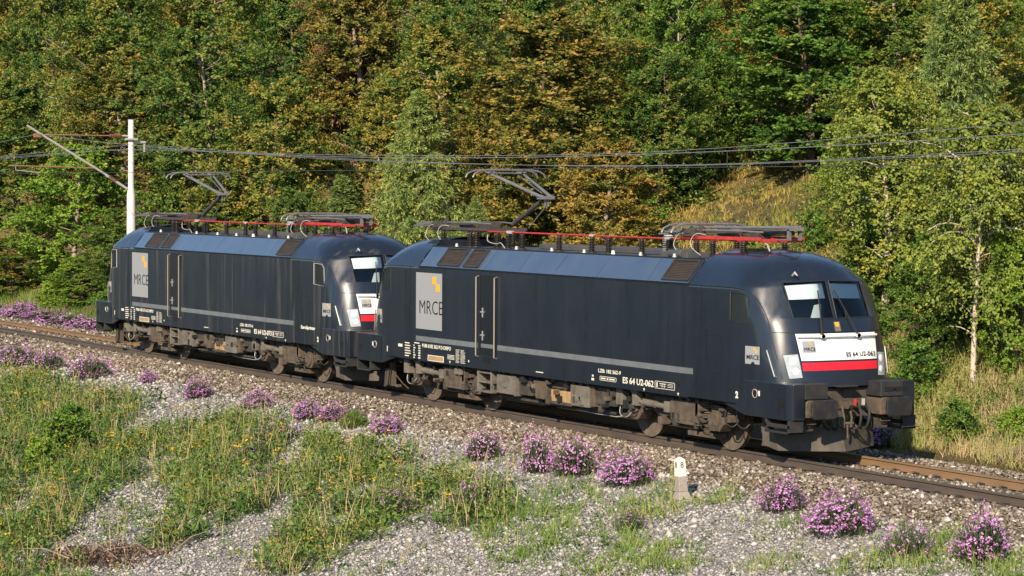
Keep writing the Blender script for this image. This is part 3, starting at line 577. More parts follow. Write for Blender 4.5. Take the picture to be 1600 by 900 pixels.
def locomotive(xo, num, lzb, uic, paint, label, extra=None):
    L = empty('electric_locomotive', (xo, 0, 0)); tag(L, label, 'locomotive', 'black electric locomotives of the train')
    # body between the cabs
    sec = [(-1.5, 1.0), (-1.5, 3.25), (-1.12, 3.72), (1.12, 3.72), (1.5, 3.25), (1.5, 1.0)]
    body = MB().prism(sec, -5.9, 5.9, 'x').build('body', paint, L)
    MB().box(-5.9, 5.9, -1.10, 1.10, 3.722, 3.735).build('roof_deck', 'roofdeck', L)
    for s in (-1, 1):
        MB(s).box(-5.88, 5.88, -1.135, -1.105, 3.70, 3.765).build('roof_gutter', paint, L)
        MB(s).box(-5.9, 6.2, -1.512, -1.49, 3.243, 3.262).build('drip_rail', 'seam', L)
        xs = [-5.86, -2.62, -1.02, 0.55, 2.35, 4.35, 5.88]
        for a, b_ in zip(xs[:-1], xs[1:]):
            g = .008; k = .01; MB(s).prism([(-1.494, 3.272), (-1.126, 3.726), (-1.126 - k * .78, 3.726 + k * .62), (-1.494 - k * .78, 3.272 + k * .62)], a + g, b_ - g, 'x').build('roof_side_panel', 'roofpaint_sky', L)
    for x0, x1 in ((-4.93, -3.95), (-3.63, -3.02), (4.92, 5.80)): grille(L, x0, x1)
    # cabs with openings
    for e in (1, -1):
        cab = empty('cab', (0, 0, 0), 0, L); cab.rotation_euler = (0, 0, 0 if e > 0 else math.pi)
        c = CAB if paint == 'paint' else CABO
        link('cab_shell', c, None, cab)
        for i, me in enumerate(PANES):
            link('windscreen' if i < 2 else 'side_window', me, None, cab)
        sw = [(x, z) for x, z in SIDE_W]
        for s in (-1, 1):
            pts = [(x, s * (1.506 - max(0, x - 7.7) * .14), z) for x, z in SIDE_W]; MB().tube(pts + pts[:1], .010, 4).build('window_frame', 'galv' if paint != 'paint' else 'matte', cab)
        for sg in (-1, 1):
            poly = [(sg * .035, 3.40), (sg * .925, 3.37), (sg * .90, 2.70), (sg * .035, 2.69)]; pts = []
            for (a, b_) in zip(poly, poly[1:] + poly[:1]):
                for i in range(5): t = i / 5; y = a[0] * (1 - t) + b_[0] * t; z = a[1] * (1 - t) + b_[1] * t; pts.append((cabx(y, z) + .002, y, z))
            MB().tube(pts + pts[:1], .011, 5).build('windscreen_gasket', 'rubber', cab)
            # blind hanging inside the top of each screen
            v_, f_ = patch([(sg * .08, 3.37), (sg * .88, 3.34), (sg * .87, 3.07), (sg * .08, 3.09)], -.07, 6, 3)
            MB().add(v_, f_).build('sun_blind', 'blind', cab)
        # what one sees through the screens: rear wall, floor, desk, seat, notes
        inn = MB(); inn.box(6.55, 6.6, -1.3, 1.3, 1.9, 3.38).box(6.6, 8.2, -1.2, 1.2, 1.85, 1.9).build('cab_rear_wall', 'cabin', cab)
        MB().prism([(8.55, 2.62), (8.1, 2.66), (7.85, 2.52), (7.8, 1.95), (8.55, 1.95)], -.95, .95).build('desk', 'desk', cab, .01)
        MB().box(7.1, 7.5, -.65, -.15, 2.2, 2.35).prism([(7.02, 2.2), (7.16, 2.2), (7.08, 3.05), (6.96, 3.05)], -.64, -.16).build('driver_seat', 'desk', cab, .03)
        MB().prism([(-.34, 2.68), (-.10, 2.68), (-.10, 2.95), (-.26, 2.93)], 8.40, 8.405, 'x').build('paper_sheet', 'blind', cab)
        # painted front: white field, red band, plate, number
        v_, f_ = patch([(-.93, 2.405), (.95, 2.405), (.90, 1.90), (-.88, 1.90)], .006, 14, 6); MB().add(v_, f_).build('white_panel', 'white', cab, smooth=True)
        v_, f_ = patch([(-.875, 1.865), (.895, 1.865), (.885, 1.71), (-.865, 1.71)], .006, 14, 3); MB().add(v_, f_).build('red_band', 'red', cab, smooth=True)
        tl = math.atan(.18)
        text('ES 64 U2-' + num, cab, 'ink', (cabx(.10, 1.965) + .040, .10, 1.965), .085, .74, 'front', tilt=tl, bold=.001, yaw=-math.atan((cabx(.84, 1.965) - cabx(.10, 1.965)) / .74))
        v_, f_ = patch([(-.83, 2.27), (-.57, 2.27), (-.57, 2.05), (-.83, 2.05)], .010, 3, 3); q = MB().add(v_, f_).build('emblem', 'logo', cab)
        for (ya, za) in ((-.70, 2.225), (-.665, 2.19)):
            v_, f_ = patch([(ya, za + .034), (ya + .035, za + .034), (ya + .035, za), (ya, za)], .013, 1, 1); MB().add(v_, f_).build('square', 'amber', q)
        text('MRCE', cab, 'ink', (cabx(-.82, 2.085) + .026, -.82, 2.085), .07, .24, 'front', tilt=tl, yaw=-math.atan((cabx(-.58, 2.085) - cabx(-.82, 2.085)) / .24))
        v_, f_ = patch([(-.07, 2.62), (.07, 2.62), (.07, 2.44), (-.07, 2.44)], .006, 2, 2); q = MB().add(v_, f_).build('plaque', 'dust_grey', cab)
        v_, f_ = patch([(-.05, 2.61), (.05, 2.61), (.035, 2.53), (-.035, 2.53)], .010, 2, 2); MB().add(v_, f_).build('crest', 'amber', q)
        # white grab rail below the screens and its feet
        rl = MB(); pts = [(cabx(y, 2.36) + .07, y, 2.36) for y in (-.93, -.6, -.3, 0, .3, .6, .93)]; rl.tube(pts, .022, 8)
        for y in (-.42, .42): rl.box(cabx(y, 2.36) - .01, cabx(y, 2.36) + .10, y - .05, y + .05, 2.33, 2.39)
        for y in (-.85, .85): rl.box(cabx(y, 2.36) - .01, cabx(y, 2.36) + .07, y - .02, y + .02, 2.345, 2.375)
        rl.build('grab_rail', 'white', cab, smooth=True)
        for ya, yb in ((-.42, -.28), (.42, .10)):
            wp = MB(); za = 2.36; p0 = (cabx(ya, za) + .07, ya, za); zt = 3.22; ym = ya + (yb - ya) * .55; p1 = (cabx(ym, 2.85) + .05, ym, 2.85); p2 = (cabx(yb, zt) + .03, yb, zt)
            wp.tube([p0, p1], [.020, .012], 5); wp.tube([(p1[0] + .0, p1[1] + .06, p1[2] - .40), p1, p2], .013, 5); wp.cyl((p0[0] - .08, ya, za), (p0[0] + .03, ya, za), .045, 8); wp.build('wiper', 'rubber', cab, smooth=True)
        # tall headlights that wrap the corners
        for sg in (-1, 1):
            v_, f_ = patch([(sg * .925, 2.035), (sg * 1.20, 2.015), (sg * 1.13, 1.55), (sg * .875, 1.57)], .004, 8, 6); h = MB().add(v_, f_).build('headlight_frame', 'matte', cab, smooth=True)
            v_, f_ = patch([(sg * .938, 2.022), (sg * 1.187, 2.003), (sg * 1.118, 1.565), (sg * .888, 1.585)], .014, 8, 6); MB().add(v_, f_).build('headlight', 'lamp', h, smooth=True)
            for z_, r_ in ((1.90, .075), (1.70, .07)):
                yy = sg * (1.02 + (z_ - 1.8) * .15); MB().lathe((cabx(yy, z_) + .008, yy, z_), (1, sg * .45, .15), [(0, r_), (.012, r_), (.020, r_ * .7), (.024, r_ * .2)], 18).build('lens', 'lens', h, smooth=True)
            hr = MB(); y_ = sg * 1.47; hr.tube([(8.44, sg * 1.33, 2.10), (8.46, sg * 1.40, 2.09), (8.64, sg * 1.34, 1.60), (8.63, sg * 1.27, 1.58)], .014, 6); hr.build('handrail', 'steel', cab, smooth=True)
        MB().tube([(8.32, -.72, 3.50), (8.40, -.72, 3.56), (8.46, -.70, 3.50)], [.02, .025, .012], 6).build('horn', 'galv', cab, smooth=True)
        # seam between the dome and the nose
        pts = [(cabx(y, 2.43) + .002, y, 2.43) for y in np.linspace(-1.29, 1.29, 25)]; MB().tube(pts, .008, 4).build('nose_seam', 'seam', cab)
        for sg in (-1, 1):
            pts = [(x, sg * y_, z) for x, y_, z in ((6.2, 1.502, 3.252), (7.4, 1.502, 3.252), (7.75, 1.487, 3.228), (7.976, 1.417, 3.137), (8.115, 1.362, 3.02), (8.264, 1.316, 2.817), (8.358, 1.305, 2.663), (8.44, 1.300, 2.423), (8.599, 1.275, 2.005), (8.726, 1.226, 1.56))]
            MB().tube(pts, .010, 5).build('side_seam', 'seam', cab)
        # corner boxes, steps and buffers
        MB().prism([(5.9, 1.0), (7.16, 1.0), (7.9, .82), (7.93, .82), (7.93, 1.02), (5.9, 1.02)], -1.5, -1.44).build('skirt', paint, cab); MB().prism([(5.9, 1.0), (7.16, 1.0), (7.9, .82), (7.93, .82), (7.93, 1.02), (5.9, 1.02)], 1.44, 1.5).build('skirt', paint, cab)
        for sg in (-1, 1):
            def Y(a, b_): return (min(sg * a, sg * b_), max(sg * a, sg * b_))
            y0, y1 = Y(1.16, 1.51); bx = MB().prism([(7.93, y0 if sg < 0 else y1), (9.26, y0 if sg < 0 else y1), (9.38, sg * 1.42), (9.38, sg * 1.16), (7.93, sg * 1.16)], .82, 1.50, 'z').build('corner_box', paint, cab, .012)
            y0, y1 = Y(.62, 1.158); MB().box(8.75, 9.375, y0, y1, 1.205, 1.498).build('corner_box_front', 'matte', bx, .015)
            y0, y1 = Y(1.16, 1.49)
            st = MB(); st.box(8.55, 8.61, y0, y1, .56, .82).box(9.28, 9.34, y0, y1, .56, .82).box(8.55, 9.34, y0, y1, .56, .60).box(8.55, 9.34, y0, y0 + .03 if sg > 0 else y0 + .02, .66, .74); st.build('step', 'matte', cab, .008)
            yo = sg * 1.5115; MB().cyl((8.25, yo - sg * .0, 1.26), (8.25, yo + sg * .004, 1.26), .085, 18).build('socket', 'seam', bx); MB().tube(ring_pts(.08, 18, yo + sg * .004, 8.25, 1.26) + [(8.33, yo + sg * .004, 1.26)], .010, 4).build('socket_ring', 'galv', bx)
            y0, y1 = Y(1.510, 1.513); MB().box(8.98, 9.18, y0, y1, 1.05, 1.22).build('foot_hole', 'seam', bx)
            y0, y1 = Y(1.511, 1.514); MB().box(8.36, 8.41, y0, y1, 1.22, 1.32).build('mark', 'letter', bx)
            bf = empty('buffer', (0, 0, 0), 0, cab); y = sg * .875
            MB().prism([(y - .24, .86), (y + .24, .86), (y + .24, 1.13), (y + .19, 1.19), (y - .19, 1.19), (y - .24, 1.13)], 8.75, 9.36, 'x').build('buffer_housing', 'dust', bf, .012)
            MB().cyl((9.36, y, 1.03), (9.44, y, 1.03), .16, 20).cyl((9.44, y, 1.03), (9.58, y, 1.03), .125, 20).build('plunger', 'dust_dark', bf, smooth=True)
            hw_, hh = .30, .185; MB().prism([(y - hw_ + .05, 1.03 - hh), (y + hw_ - .05, 1.03 - hh), (y + hw_, 1.03 - hh + .05), (y + hw_, 1.03 + hh - .05), (y + hw_ - .05, 1.03 + hh), (y - hw_ + .05, 1.03 + hh), (y - hw_, 1.03 + hh - .05), (y - hw_, 1.03 - hh + .05)], 9.575, 9.635, 'x').build('buffer_plate', 'greaseplate', bf, .018)
            MB().box(8.9, 9.1, y - .12, y + .12, .58, .86).tube([(9.1, y - .1, .8), (9.2, y - .1, .72), (9.2, y + .1, .72), (9.1, y + .1, .8)], .016, 5).build('coupler_bracket', 'dust_dark', bf, .01)
        MB().box(8.55, 8.9, -1.15, 1.15, .80, 1.36).box(8.9, 8.93, -.6, .6, .95, 1.15).build('buffer_beam', 'dust_dark', cab, .01)
        MB().box(8.9, 9.2, -.22, .22, 1.395, 1.43).build('front_socket', 'matte', cab, .01)
        cp = MB(); cp.prism([(8.9, .98), (9.2, .98), (9.28, 1.06), (9.22, 1.14), (9.1, 1.10), (8.9, 1.12)], -.03, .03); cp.tube([(9.1, -.09, 1.02), (9.17, -.09, .8), (9.15, -.08, .62)], .025, 6).tube([(9.1, .09, 1.02), (9.17, .09, .8), (9.15, .08, .62)], .025, 6).cyl((9.15, -.14, .70), (9.15, .14, .70), .03, 8).tube([(9.15, 0, .7), (9.16, 0, .55), (9.15, .01, .42)], .02, 6)
        cp.build('screw_coupling', 'dust', cab, .004)
        for i, (ya, yb, m_) in enumerate(((.28, .20, 'redbar'), (.48, .36, 'cable'), (-.30, -.22, 'redbar'), (-.46, -.36, 'cable'))):
            MB().tube(curve([(8.95, ya, 1.0), (9.12, ya, 1.0), (9.20, ya, .92), (9.22, ya + (yb - ya) * .3, .72), (9.15, (ya + yb) / 2, .60), (9.02, yb - .05, .62), (8.95, yb - .1, .75)], 18), .026, 7).build('brake_hose', 'rubber', cab, smooth=True)
            MB().box(8.97, 9.05, ya - .016, ya + .016, 1.02, 1.15).build('hose_cock', m_, cab, .006)
        # snow plough: a bent plate with thickness, its nose on the centre line
        pl = MB()
        A = [(8.02, -1.22, .66), (8.36, -1.17, .64), (8.72, -.55, .62), (8.95, 0, .60), (8.72, .55, .62), (8.36, 1.17, .64), (8.02, 1.22, .66)]
        B = [(8.16, -1.20, .24), (8.50, -1.14, .17), (8.88, -.5, .165), (9.12, 0, .16), (8.88, .5, .165), (8.50, 1.14, .17), (8.16, 1.20, .24)]
        n_ = len(A); vs = A + B + [(x - .05, y * .98, z) for x, y, z in A] + [(x - .05, y * .98, z) for x, y, z in B]
        fs = [(i, i + 1, n_ + i + 1, n_ + i) for i in range(n_ - 1)] + [(2 * n_ + i, 3 * n_ + i, 3 * n_ + i + 1, 2 * n_ + i + 1) for i in range(n_ - 1)] + [(i, 2 * n_ + i, 2 * n_ + i + 1, i + 1) for i in range(n_ - 1)] + [(n_ + i, n_ + i + 1, 3 * n_ + i + 1, 3 * n_ + i) for i in range(n_ - 1)]
        pl.add(vs, fs).build('snow_plough', 'plough', cab)
        for sg in (-1, 1):
            MB().box(7.98, 8.16, sg * 1.1 - .05, sg * 1.1 + .05, .22, .85).tube([(7.9, sg * 1.1, .5), (7.84, sg * .95, .30), (7.8, sg * .8, .16)], .02, 6).box(7.86, 8.3, sg * 1.02 - .06, sg * 1.02 + .06, .20, .26).build('sand_pipe', 'dust', cab, .008)
        cabdoor = MB(); y = -1.503
        for (xa, xb, za, zb) in ((6.55, 6.56, 1.55, 2.28), (7.09, 7.10, 1.55, 2.28), (6.55, 7.10, 1.54, 1.55), (6.55, 7.10, 2.28, 2.29)): cabdoor.box(xa, xb, y, y + .01, za, zb)
        cabdoor.build('hatch_seam', 'seam', cab)
        if e > 0:
            text('2', cab, 'letter', (7.58, -1.505, 1.13), .12, bold=.01)
        else:
            cabdoor = None
    # the rear-end number stands on the near flank too
    text('1', L, 'letter', (-7.62, -1.505, 1.13), .12, bold=.01)
    text('SIEMENS', L, 'seam', (9.3795, .70, 1.30), .085, .56, 'front', bold=.003)
    # near flank: badge, stripe, door, inscriptions
    q = MB().box(-6.03, -4.69, -1.505, -1.499, 1.77, 3.12).build('emblem', 'logo', L)
    MB().box(-5.17, -4.99, -1.509, -1.504, 2.86, 3.03).build('square', 'amber', q); MB().box(-4.99, -4.81, -1.509, -1.504, 2.69, 2.86).build('square', 'amber', q)
    text('MRCE', L, 'ink', (-5.88, -1.508, 2.14), .33, 1.20, bold=-.004)
    ce = empty('cab_emblem', (7.90, -1.500, 0), math.atan(.05 / .41), L)
    MB().box(0, .41, -.008, -.001, 1.81, 2.15).build('emblem', 'logo', ce); MB().box(.24, .29, -.011, -.007, 2.08, 2.125).build('square', 'amber', ce); MB().box(.29, .34, -.011, -.007, 2.035, 2.08).build('square', 'amber', ce)
    text('MRCE', ce, 'ink', (.035, -.010, 1.90), .085, .36, bold=.002)
    ce = empty('cab_emblem', (-8.24, -1.455, 0), -math.atan(.05 / .41), L)
    MB().box(0, .36, -.008, -.001, 1.81, 2.15).build('emblem', 'logo', ce); MB().box(.20, .25, -.011, -.007, 2.08, 2.125).build('square', 'amber', ce); MB().box(.25, .30, -.011, -.007, 2.035, 2.08).build('square', 'amber', ce); text('MRCE', ce, 'ink', (.03, -.010, 1.90), .085, .31, bold=.002)
    for a, b_ in ((-6.03, -2.9), (-1.97, 6.08)): MB().box(a, b_, -1.504, -1.499, 1.475, 1.595).build('side_stripe', 'stripe', L)
    dr = MB().box(-2.78, -2.06, -1.506, -1.499, 1.36, 3.14).build('machine_room_door', 'paint_door', L)
    MB().box(-2.74, -2.10, -1.5085, -1.505, 1.50, 1.59).build('door_stripe', 'stripe', dr)
    for xa, xb, za, zb in ((-2.80, -2.775, 1.34, 3.16), (-2.065, -2.04, 1.34, 3.16), (-2.775, -2.065, 3.135, 3.16), (-2.775, -2.065, 1.34, 1.362)): MB().box(xa, xb, -1.512, -1.4995, za, zb).build('door_seal', 'seam', dr)
    for x in (-6.35, 6.35): MB().box(x - .005, x + .005, -1.5035, -1.4995, 1.02, 3.24).build('cab_joint', 'seam', L)
    for x in (-2.89, -2.02):
        hr = MB().tube([(x, -1.50, 3.13), (x, -1.56, 3.11), (x, -1.56, 1.30), (x, -1.50, 1.28)], .019, 8)
        hr.build('door_handrail', 'brass', dr, smooth=True)
    for z in (2.31, 1.78):
        MB().box(-2.67, -2.63, -1.53, -1.506, z - .12, z + .10).box(-2.75, -2.56, -1.535, -1.512, z - .015, z + .02).build('door_latch', 'steel', dr, .006)
    MB().box(-2.62, -2.32, -1.507, -1.5, 1.16, 1.29).build('step_recess', 'seam', L)
    text('ES 64 U2-' + num, L, 'letter', (3.43, -1.503, 1.12), .125, 1.19, bold=.004); text('LZB: ' + lzb, L, 'letter', (2.45, -1.503, 1.28), .075, .90, bold=.002); text(uic, L, 'letter', (-5.71, -1.503, 1.335), .085, 1.48, bold=.002)
    def dash(nm, items, m_='letter'):
        mb = MB()
        for xa, xb, za, zb in items: mb.box(xa, xb, -1.504, -1.4995, za, zb)
        o = mb.build(nm, m_, L); o['kind'] = 'stuff'; return o
    rr = random.Random(3)
    dash('inscription', [(-6.62, -6.62 + rr.uniform(.2, .36), 1.38 - i * .062, 1.405 - i * .062) for i in range(6)] + [(-6.16, -6.16 + rr.uniform(.04, .10), 1.34 - i * .058, 1.37 - i * .058) for i in range(6)] + [(-5.9, -5.8, 1.34 - i * .058, 1.37 - i * .058) for i in range(6)] + [(-6.98, -6.76, 1.28, 1.35), (-6.12, -5.85, 1.405, 1.43)])
    dash('data_plate', [(-5.37, -4.62, 1.045, 1.155)], 'tan'); dash('data_plate_border', [(-5.40, -5.37, 1.03, 1.17), (-4.62, -4.59, 1.03, 1.17), (-5.37, -4.62, 1.155, 1.17), (-5.37, -4.62, 1.03, 1.045)])
    dash('inscription', [(-4.40, -4.05, 1.22 - i * .03, 1.232 - i * .03) for i in range(4)] + [(-3.98, -3.98 + rr.uniform(.12, .2), 1.37 - i * .027, 1.379 - i * .027) for i in range(12)] + [(-3.74, -3.74 + rr.uniform(.14, .24), 1.37 - i * .027, 1.379 - i * .027) for i in range(12)] + [(-3.36, -3.32, 1.12, 1.17), (-0.20, .12, 1.10, 1.12)])
    dash('inscription', [(2.52, 3.18, 1.195, 1.205), (2.52, 3.18, 1.115, 1.125), (2.52, 2.53, 1.115, 1.205), (3.17, 3.18, 1.115, 1.205), (2.57, 2.75, 1.145, 1.175), (2.80, 2.86, 1.145, 1.175), (2.9, 3.12, 1.145, 1.175), (2.18, 2.28, 1.09, 1.14), (2.2, 2.26, 1.17, 1.21)])
    dash('inscription', [(4.68, 5.42, 1.245, 1.255), (4.68, 5.42, 1.105, 1.115), (4.68, 4.69, 1.105, 1.255), (5.41, 5.42, 1.105, 1.255), (4.74, 4.78, 1.13, 1.23), (4.86, 5.1, 1.20, 1.215), (4.86, 5.1, 1.16, 1.168), (5.16, 5.36, 1.21, 1.218), (5.16, 5.36, 1.18, 1.188), (5.16, 5.36, 1.15, 1.158), (4.95, 4.958, 1.13, 1.22), (5.03, 5.038, 1.13, 1.22)])
    for x, z in ((-5.40, 1.06), (-4.27, 1.06), (4.27, 1.04), (5.55, 1.04)): MB().prism([(x - .035, z + .03), (x + .035, z + .03), (x, z - .03)], -1.504, -1.4995).build('jacking_mark', 'letter', L)
    for x, z in ((-5.50, 1.27), (5.55, 1.23)): MB().cyl((x, -1.499, z), (x, -1.505, z), .055, 16).build('socket', 'seam', L)
    if extra: text(extra, L, 'letter', (6.55, -1.503, 1.42), .085, .9, bold=.004)
    # below the body
    bogie(L, -4.95); bogie(L, 4.95)
    MB().box(-2.85, 2.9, -1.0, 1.0, .42, .99).box(-8.5, 8.5, -1.3, 1.3, .93, .995).build('underframe', 'dark', L)
    eq = lambda n, m_, *b_: [MB(s).box(b_[0] * (1 if s > 0 else 1), b_[1], -1.36 if len(b_) < 5 else b_[4], -.98, b_[2], b_[3]).build(n, m_, L, .012) for s in (1,)]
    eq('equipment_box', 'dust_grey', -2.18, -1.36, .50, .92, -1.40); eq('equipment_box', 'dust_dark', -1.35, -.74, .52, .95, -1.30); MB().box(-1.36, -1.30, -1.41, -1.05, .48, .94).build('box_flange', 'dust_grey', L, .006)
    MB().prism([(-.56, .62), (-.44, .50), (.02, .50), (.05, .90), (-.56, .90)], -1.36, -1.0).build('equipment_box', 'dust', L, .012); eq('equipment_box', 'dust_dark', -.72, -.58, .45, .95, -1.2)
    for a, b_ in ((.17, .34), (.56, .80), (.83, 1.06)): eq('resistor_panel', 'tan', a, b_, .49, .74, -1.33)
    eq('resistor_tray', 'dust_dark', .08, 1.11, .43, .49, -1.36); eq('resistor_tray', 'dust_dark', .08, 1.11, .76, .95, -1.25)
    eq('equipment_box', 'dust_grey', 1.13, 1.88, .47, .92, -1.40); eq('equipment_box', 'dust', 1.89, 2.05, .5, .95, -1.36); eq('equipment_box', 'dust_dark', 2.06, 2.78, .56, .93, -1.30)
    for x in (-2.1, -1.9, -1.5, 1.2, 1.5, 1.8, .3, .9): MB().box(x - .03, x + .03, -1.38, -1.2, .92, 1.0).build('hanger', 'dust', L)
    ld = MB()
    for x in (-3.05, -2.42): ld.box(x - .03, x + .03, -1.42, -1.20, .46, 1.0)
    for z in (.48, .70, .92): ld.box(-3.02, -2.45, -1.42, -1.22, z - .02, z + .02)
    ld.build('ladder', 'dust_grey', L, .006)
    MB().box(-4.25, -4.12, -1.40, -1.30, .78, .92).box(-4.05, -3.93, -1.40, -1.30, .78, .92).build('valve_body', 'dust_grey', L, .01)
    MB().tube([(.2, -1.1, .40), (1.5, -1.12, .33), (2.6, -1.12, .33), (3.2, -1.15, .42)], .012, 5).build('cable', 'cable', L, smooth=True)
    rg = random.Random(int(num))
    for a, b_, z, r in ((-8.0, -6.9, .90, .022), (-6.6, -3.2, .955, .028), (-2.9, 2.9, .975, .025), (-2.7, 2.6, .40, .03), (3.1, 6.3, .955, .028), (6.4, 7.9, .93, .022)): MB().tube([(a, -1.16, z), ((a + b_) / 2, -1.17, z - .01), (b_, -1.16, z)], r, 6).build('pipe', 'dust_dark', L, smooth=True)
    for i in range(26):
        x = rg.uniform(-2.3, 2.9); z = rg.uniform(.5, .9); w_ = rg.uniform(.02, .06); h_ = rg.uniform(.02, .08); MB().box(x - w_, x + w_, -1.425, -1.30, z - h_, z + h_).build('fitting', rg.choice(['dust', 'dust_dark', 'dust_grey', 'dark']), L, .005)
    for i in range(30):
        x = rg.choice((-4.95, 4.95)) + rg.uniform(-2.3, 2.3); z = rg.uniform(.42, .92); w_ = rg.uniform(.02, .07); h_ = rg.uniform(.02, .09); MB().box(x - w_, x + w_, -1.34, -1.1, z - h_, z + h_).build('fitting', rg.choice(['dust', 'dust_dark', 'dust_dark', 'dark']), L, .006)
    for x in (-6.3, -3.9, -3.3, 3.3, 5.9, 6.9, 7.3): MB().tube(curve([(x, -1.2, .95), (x + .03, -1.3, .75), (x + .12, -1.33, .58), (x + .3, -1.3, .52), (x + .36, -1.2, .62)]), .014, 5).build('hose', 'rubber', L, smooth=True)
    # roof: busbar on insulators, breaker, both pantographs
    for x in (-5.15, -3.82, -3.29, -2.63, -.93, .49, 1.19, 2.55, 3.62, 5.25): insulator(L, x, -.5, 3.735, 4.10, .085)
    insulator(L, 3.50, -.42, 3.735, 4.20, .15, 'insul_light')
    MB().tube([(-5.45, -.5, 4.125), (-3.3, -.5, 4.125)], .019, 8).tube([(-3.1, -.5, 4.125), (1.2, -.5, 4.115), (3.6, -.5, 4.115), (5.4, -.52, 4.12)], .019, 8).build('busbar', 'redbar', L, smooth=True)
    MB().box(-3.3, -3.1, -.55, -.45, 4.09, 4.16).box(.42, .56, -.54, -.46, 4.09, 4.15).box(3.5, 3.7, -.55, -.45, 4.09, 4.15).build('busbar_clamp', 'galv', L, .006)
    for x in (-6.6, -4.9, -2.0, -.4, 1.0, 2.2, 3.3, 4.6): MB().lathe((x, -1.0 if x > -5 else -.8, 3.735), (0, 0, 1), [(0, .05), (.03, .05), (.05, .035), (.09, .035), (.10, .02)], 10).build('roof_stud', 'blind' if x in (-6.6, 2.2) else 'galv', L, smooth=True)
    MB().box(-2.9, 2.8, .1, .75, 3.735, 3.86).box(3.9, 4.9, -.9, -.3, 3.735, 3.86).cyl((4.25, -.9, 3.83), (4.75, -.9, 3.83), .08, 12).build('roof_equipment', 'roofdeck', L, .02)
    MB().prism([(-6.9, 3.735), (-5.9, 3.735), (-5.9, 3.90), (-6.2, 3.89)], -.95, .95).build('roof_fairing', paint, L)
    MB().tube(curve([(-3.0, -.75, 3.76), (-3.2, -.75, 3.88), (-3.45, -.72, 3.85), (-3.9, -.7, 3.9), (-4.0, -.66, 4.05)]), .010, 6).build('cable', 'cable', L, smooth=True)
    panto(L, -5.6, True); panto(L, 5.6, False)
    return L
CAB.materials.append(M['paint']); CABO = CAB.copy(); CABO.materials.clear(); CABO.materials.append(M['paint_old'])
for i, me in enumerate(PANES): me.materials.append(M['glass'] if i < 2 else M['glass_side'])
locomotive(0, '062', '182 562-9', '9180 6182 562-9 D-DISPO', 'paint', 'leading black electric locomotive with white and red nose, number 062')
locomotive(-19.28, '073', '182 573-6', '9180 6182 573-6 D-DISPO', 'paint_old', 'trailing black electric locomotive with dirt-streaked side, number 073', 'EuroSprinter')

# ------------------------------------------------------------------ overhead line, milestone, rock
mast = empty('catenary_mast', (-38.8, 3.5, float(gh(-38.8, 3.5)))); mz = float(gh(-38.8, 3.5)); tag(mast, 'white concrete overhead line mast behind the trailing locomotive', 'mast')
MB().lathe((0, 0, -.4), (0, 0, 1), [(0, .19), (.9, .18), (5.25 - mz, .155), (5.55 - mz, .11), (7.95 - mz, .10), (7.97 - mz, .09)], 16).build('shaft', 'concrete', mast, smooth=True)
def mrel(p): return (p[0] + 38.8, p[1] - 3.5, p[2] - mz)
can = empty('cantilever', (0, 0, 0), 0, mast)
MB().tube([mrel((-38.8, 3.36, 5.05)), mrel((-38.85, 2.55, 5.55))], .05, 8).build('insulator_foot', 'galv', can, smooth=True)
def rod_insul(p, q, parent, r=.06, m='insul_red'):
    p = Vector(p); q = Vector(q); L_ = (q - p).length; pr = [(0, .03)]
    for i in range(6): t_ = L_ * (.08 + .84 * i / 6); s_ = L_ * .84 / 6; pr += [(t_, .03), (t_ + s_ * .3, r), (t_ + s_ * .6, r), (t_ + s_ * .8, .03)]
    pr += [(L_, .03)]; MB().lathe(p, q - p, pr, 10).build('rod_insulator', m, parent, smooth=True)
rod_insul(mrel((-38.82, 2.95, 5.32)), mrel((-38.84, 2.62, 5.53)), can, .07)
MB().tube([mrel((-38.85, 2.62, 5.53)), mrel((-39.0, -.35, 7.30))], .042, 8).build('strut_tube', 'galv', can, smooth=True)
MB().tube([mrel((-38.95, .25, 6.98)), mrel((-38.84, 2.65, 6.98))], .022, 6).build('tie_rod', 'rust', can, smooth=True); rod_insul(mrel((-38.84, 2.65, 6.98)), mrel((-38.82, 3.15, 6.98)), can, .07)
MB().tube([mrel((-38.82, 3.15, 6.98)), mrel((-38.8, 3.4, 6.98))], .03, 6).build('tie_foot', 'galv', can)
MB().tube([mrel((-38.9, 2.1, 5.80)), mrel((-39.05, -.9, 5.86)), mrel((-39.05, -1.0, 5.86))], .026, 6).build('registration_tube', 'rust', can, smooth=True)
MB().tube([mrel((-39.05, -.75, 5.86)), mrel((-39.05, -.75, 5.70)), mrel((-39.05, .15, 5.62))], .016, 5).build('steady_arm', 'galv', can, smooth=True)
MB().box(*[v for a, b in zip(mrel((-39.05, -.1, 6.88)), mrel((-38.85, .1, 7.02))) for v in (min(a, b), max(a, b))]).build('clamp', 'rust', can)
MB().box(-.06, .06, .05, .55, 6.72 - mz, 6.80 - mz).box(-.03, .03, .48, .54, 6.40 - mz, 6.74 - mz).box(-.2, .2, -.2, .2, 6.83 - mz, 6.90 - mz).build('feeder_bracket', 'galv', mast, .01)
def wire(name, label, f, y, x0, x1, r, m='wire', n=60, yf=None):
    pts = [(x, (y if yf is None else yf(x)), f(x)) for x in np.linspace(x0, x1, n)]
    o = MB().tube(pts, r, 5).build(name, m, None, smooth=True); return tag(o, label, 'wire')
fm = lambda x: 5.87 + (x + 3) ** 2 * .00088 if x > -39 else 5.87 + (x + 75) ** 2 * .00088
wire('contact_wire', 'straight contact wire that both pantographs touch', lambda x: 5.60 + (.0 if x > -39 else 0), 0, -150, 40, .0075, 'wire_dark')
ms = wire('messenger_wire', 'sagging messenger wire carried by the mast bracket', fm, 0, -110, 40, .008)
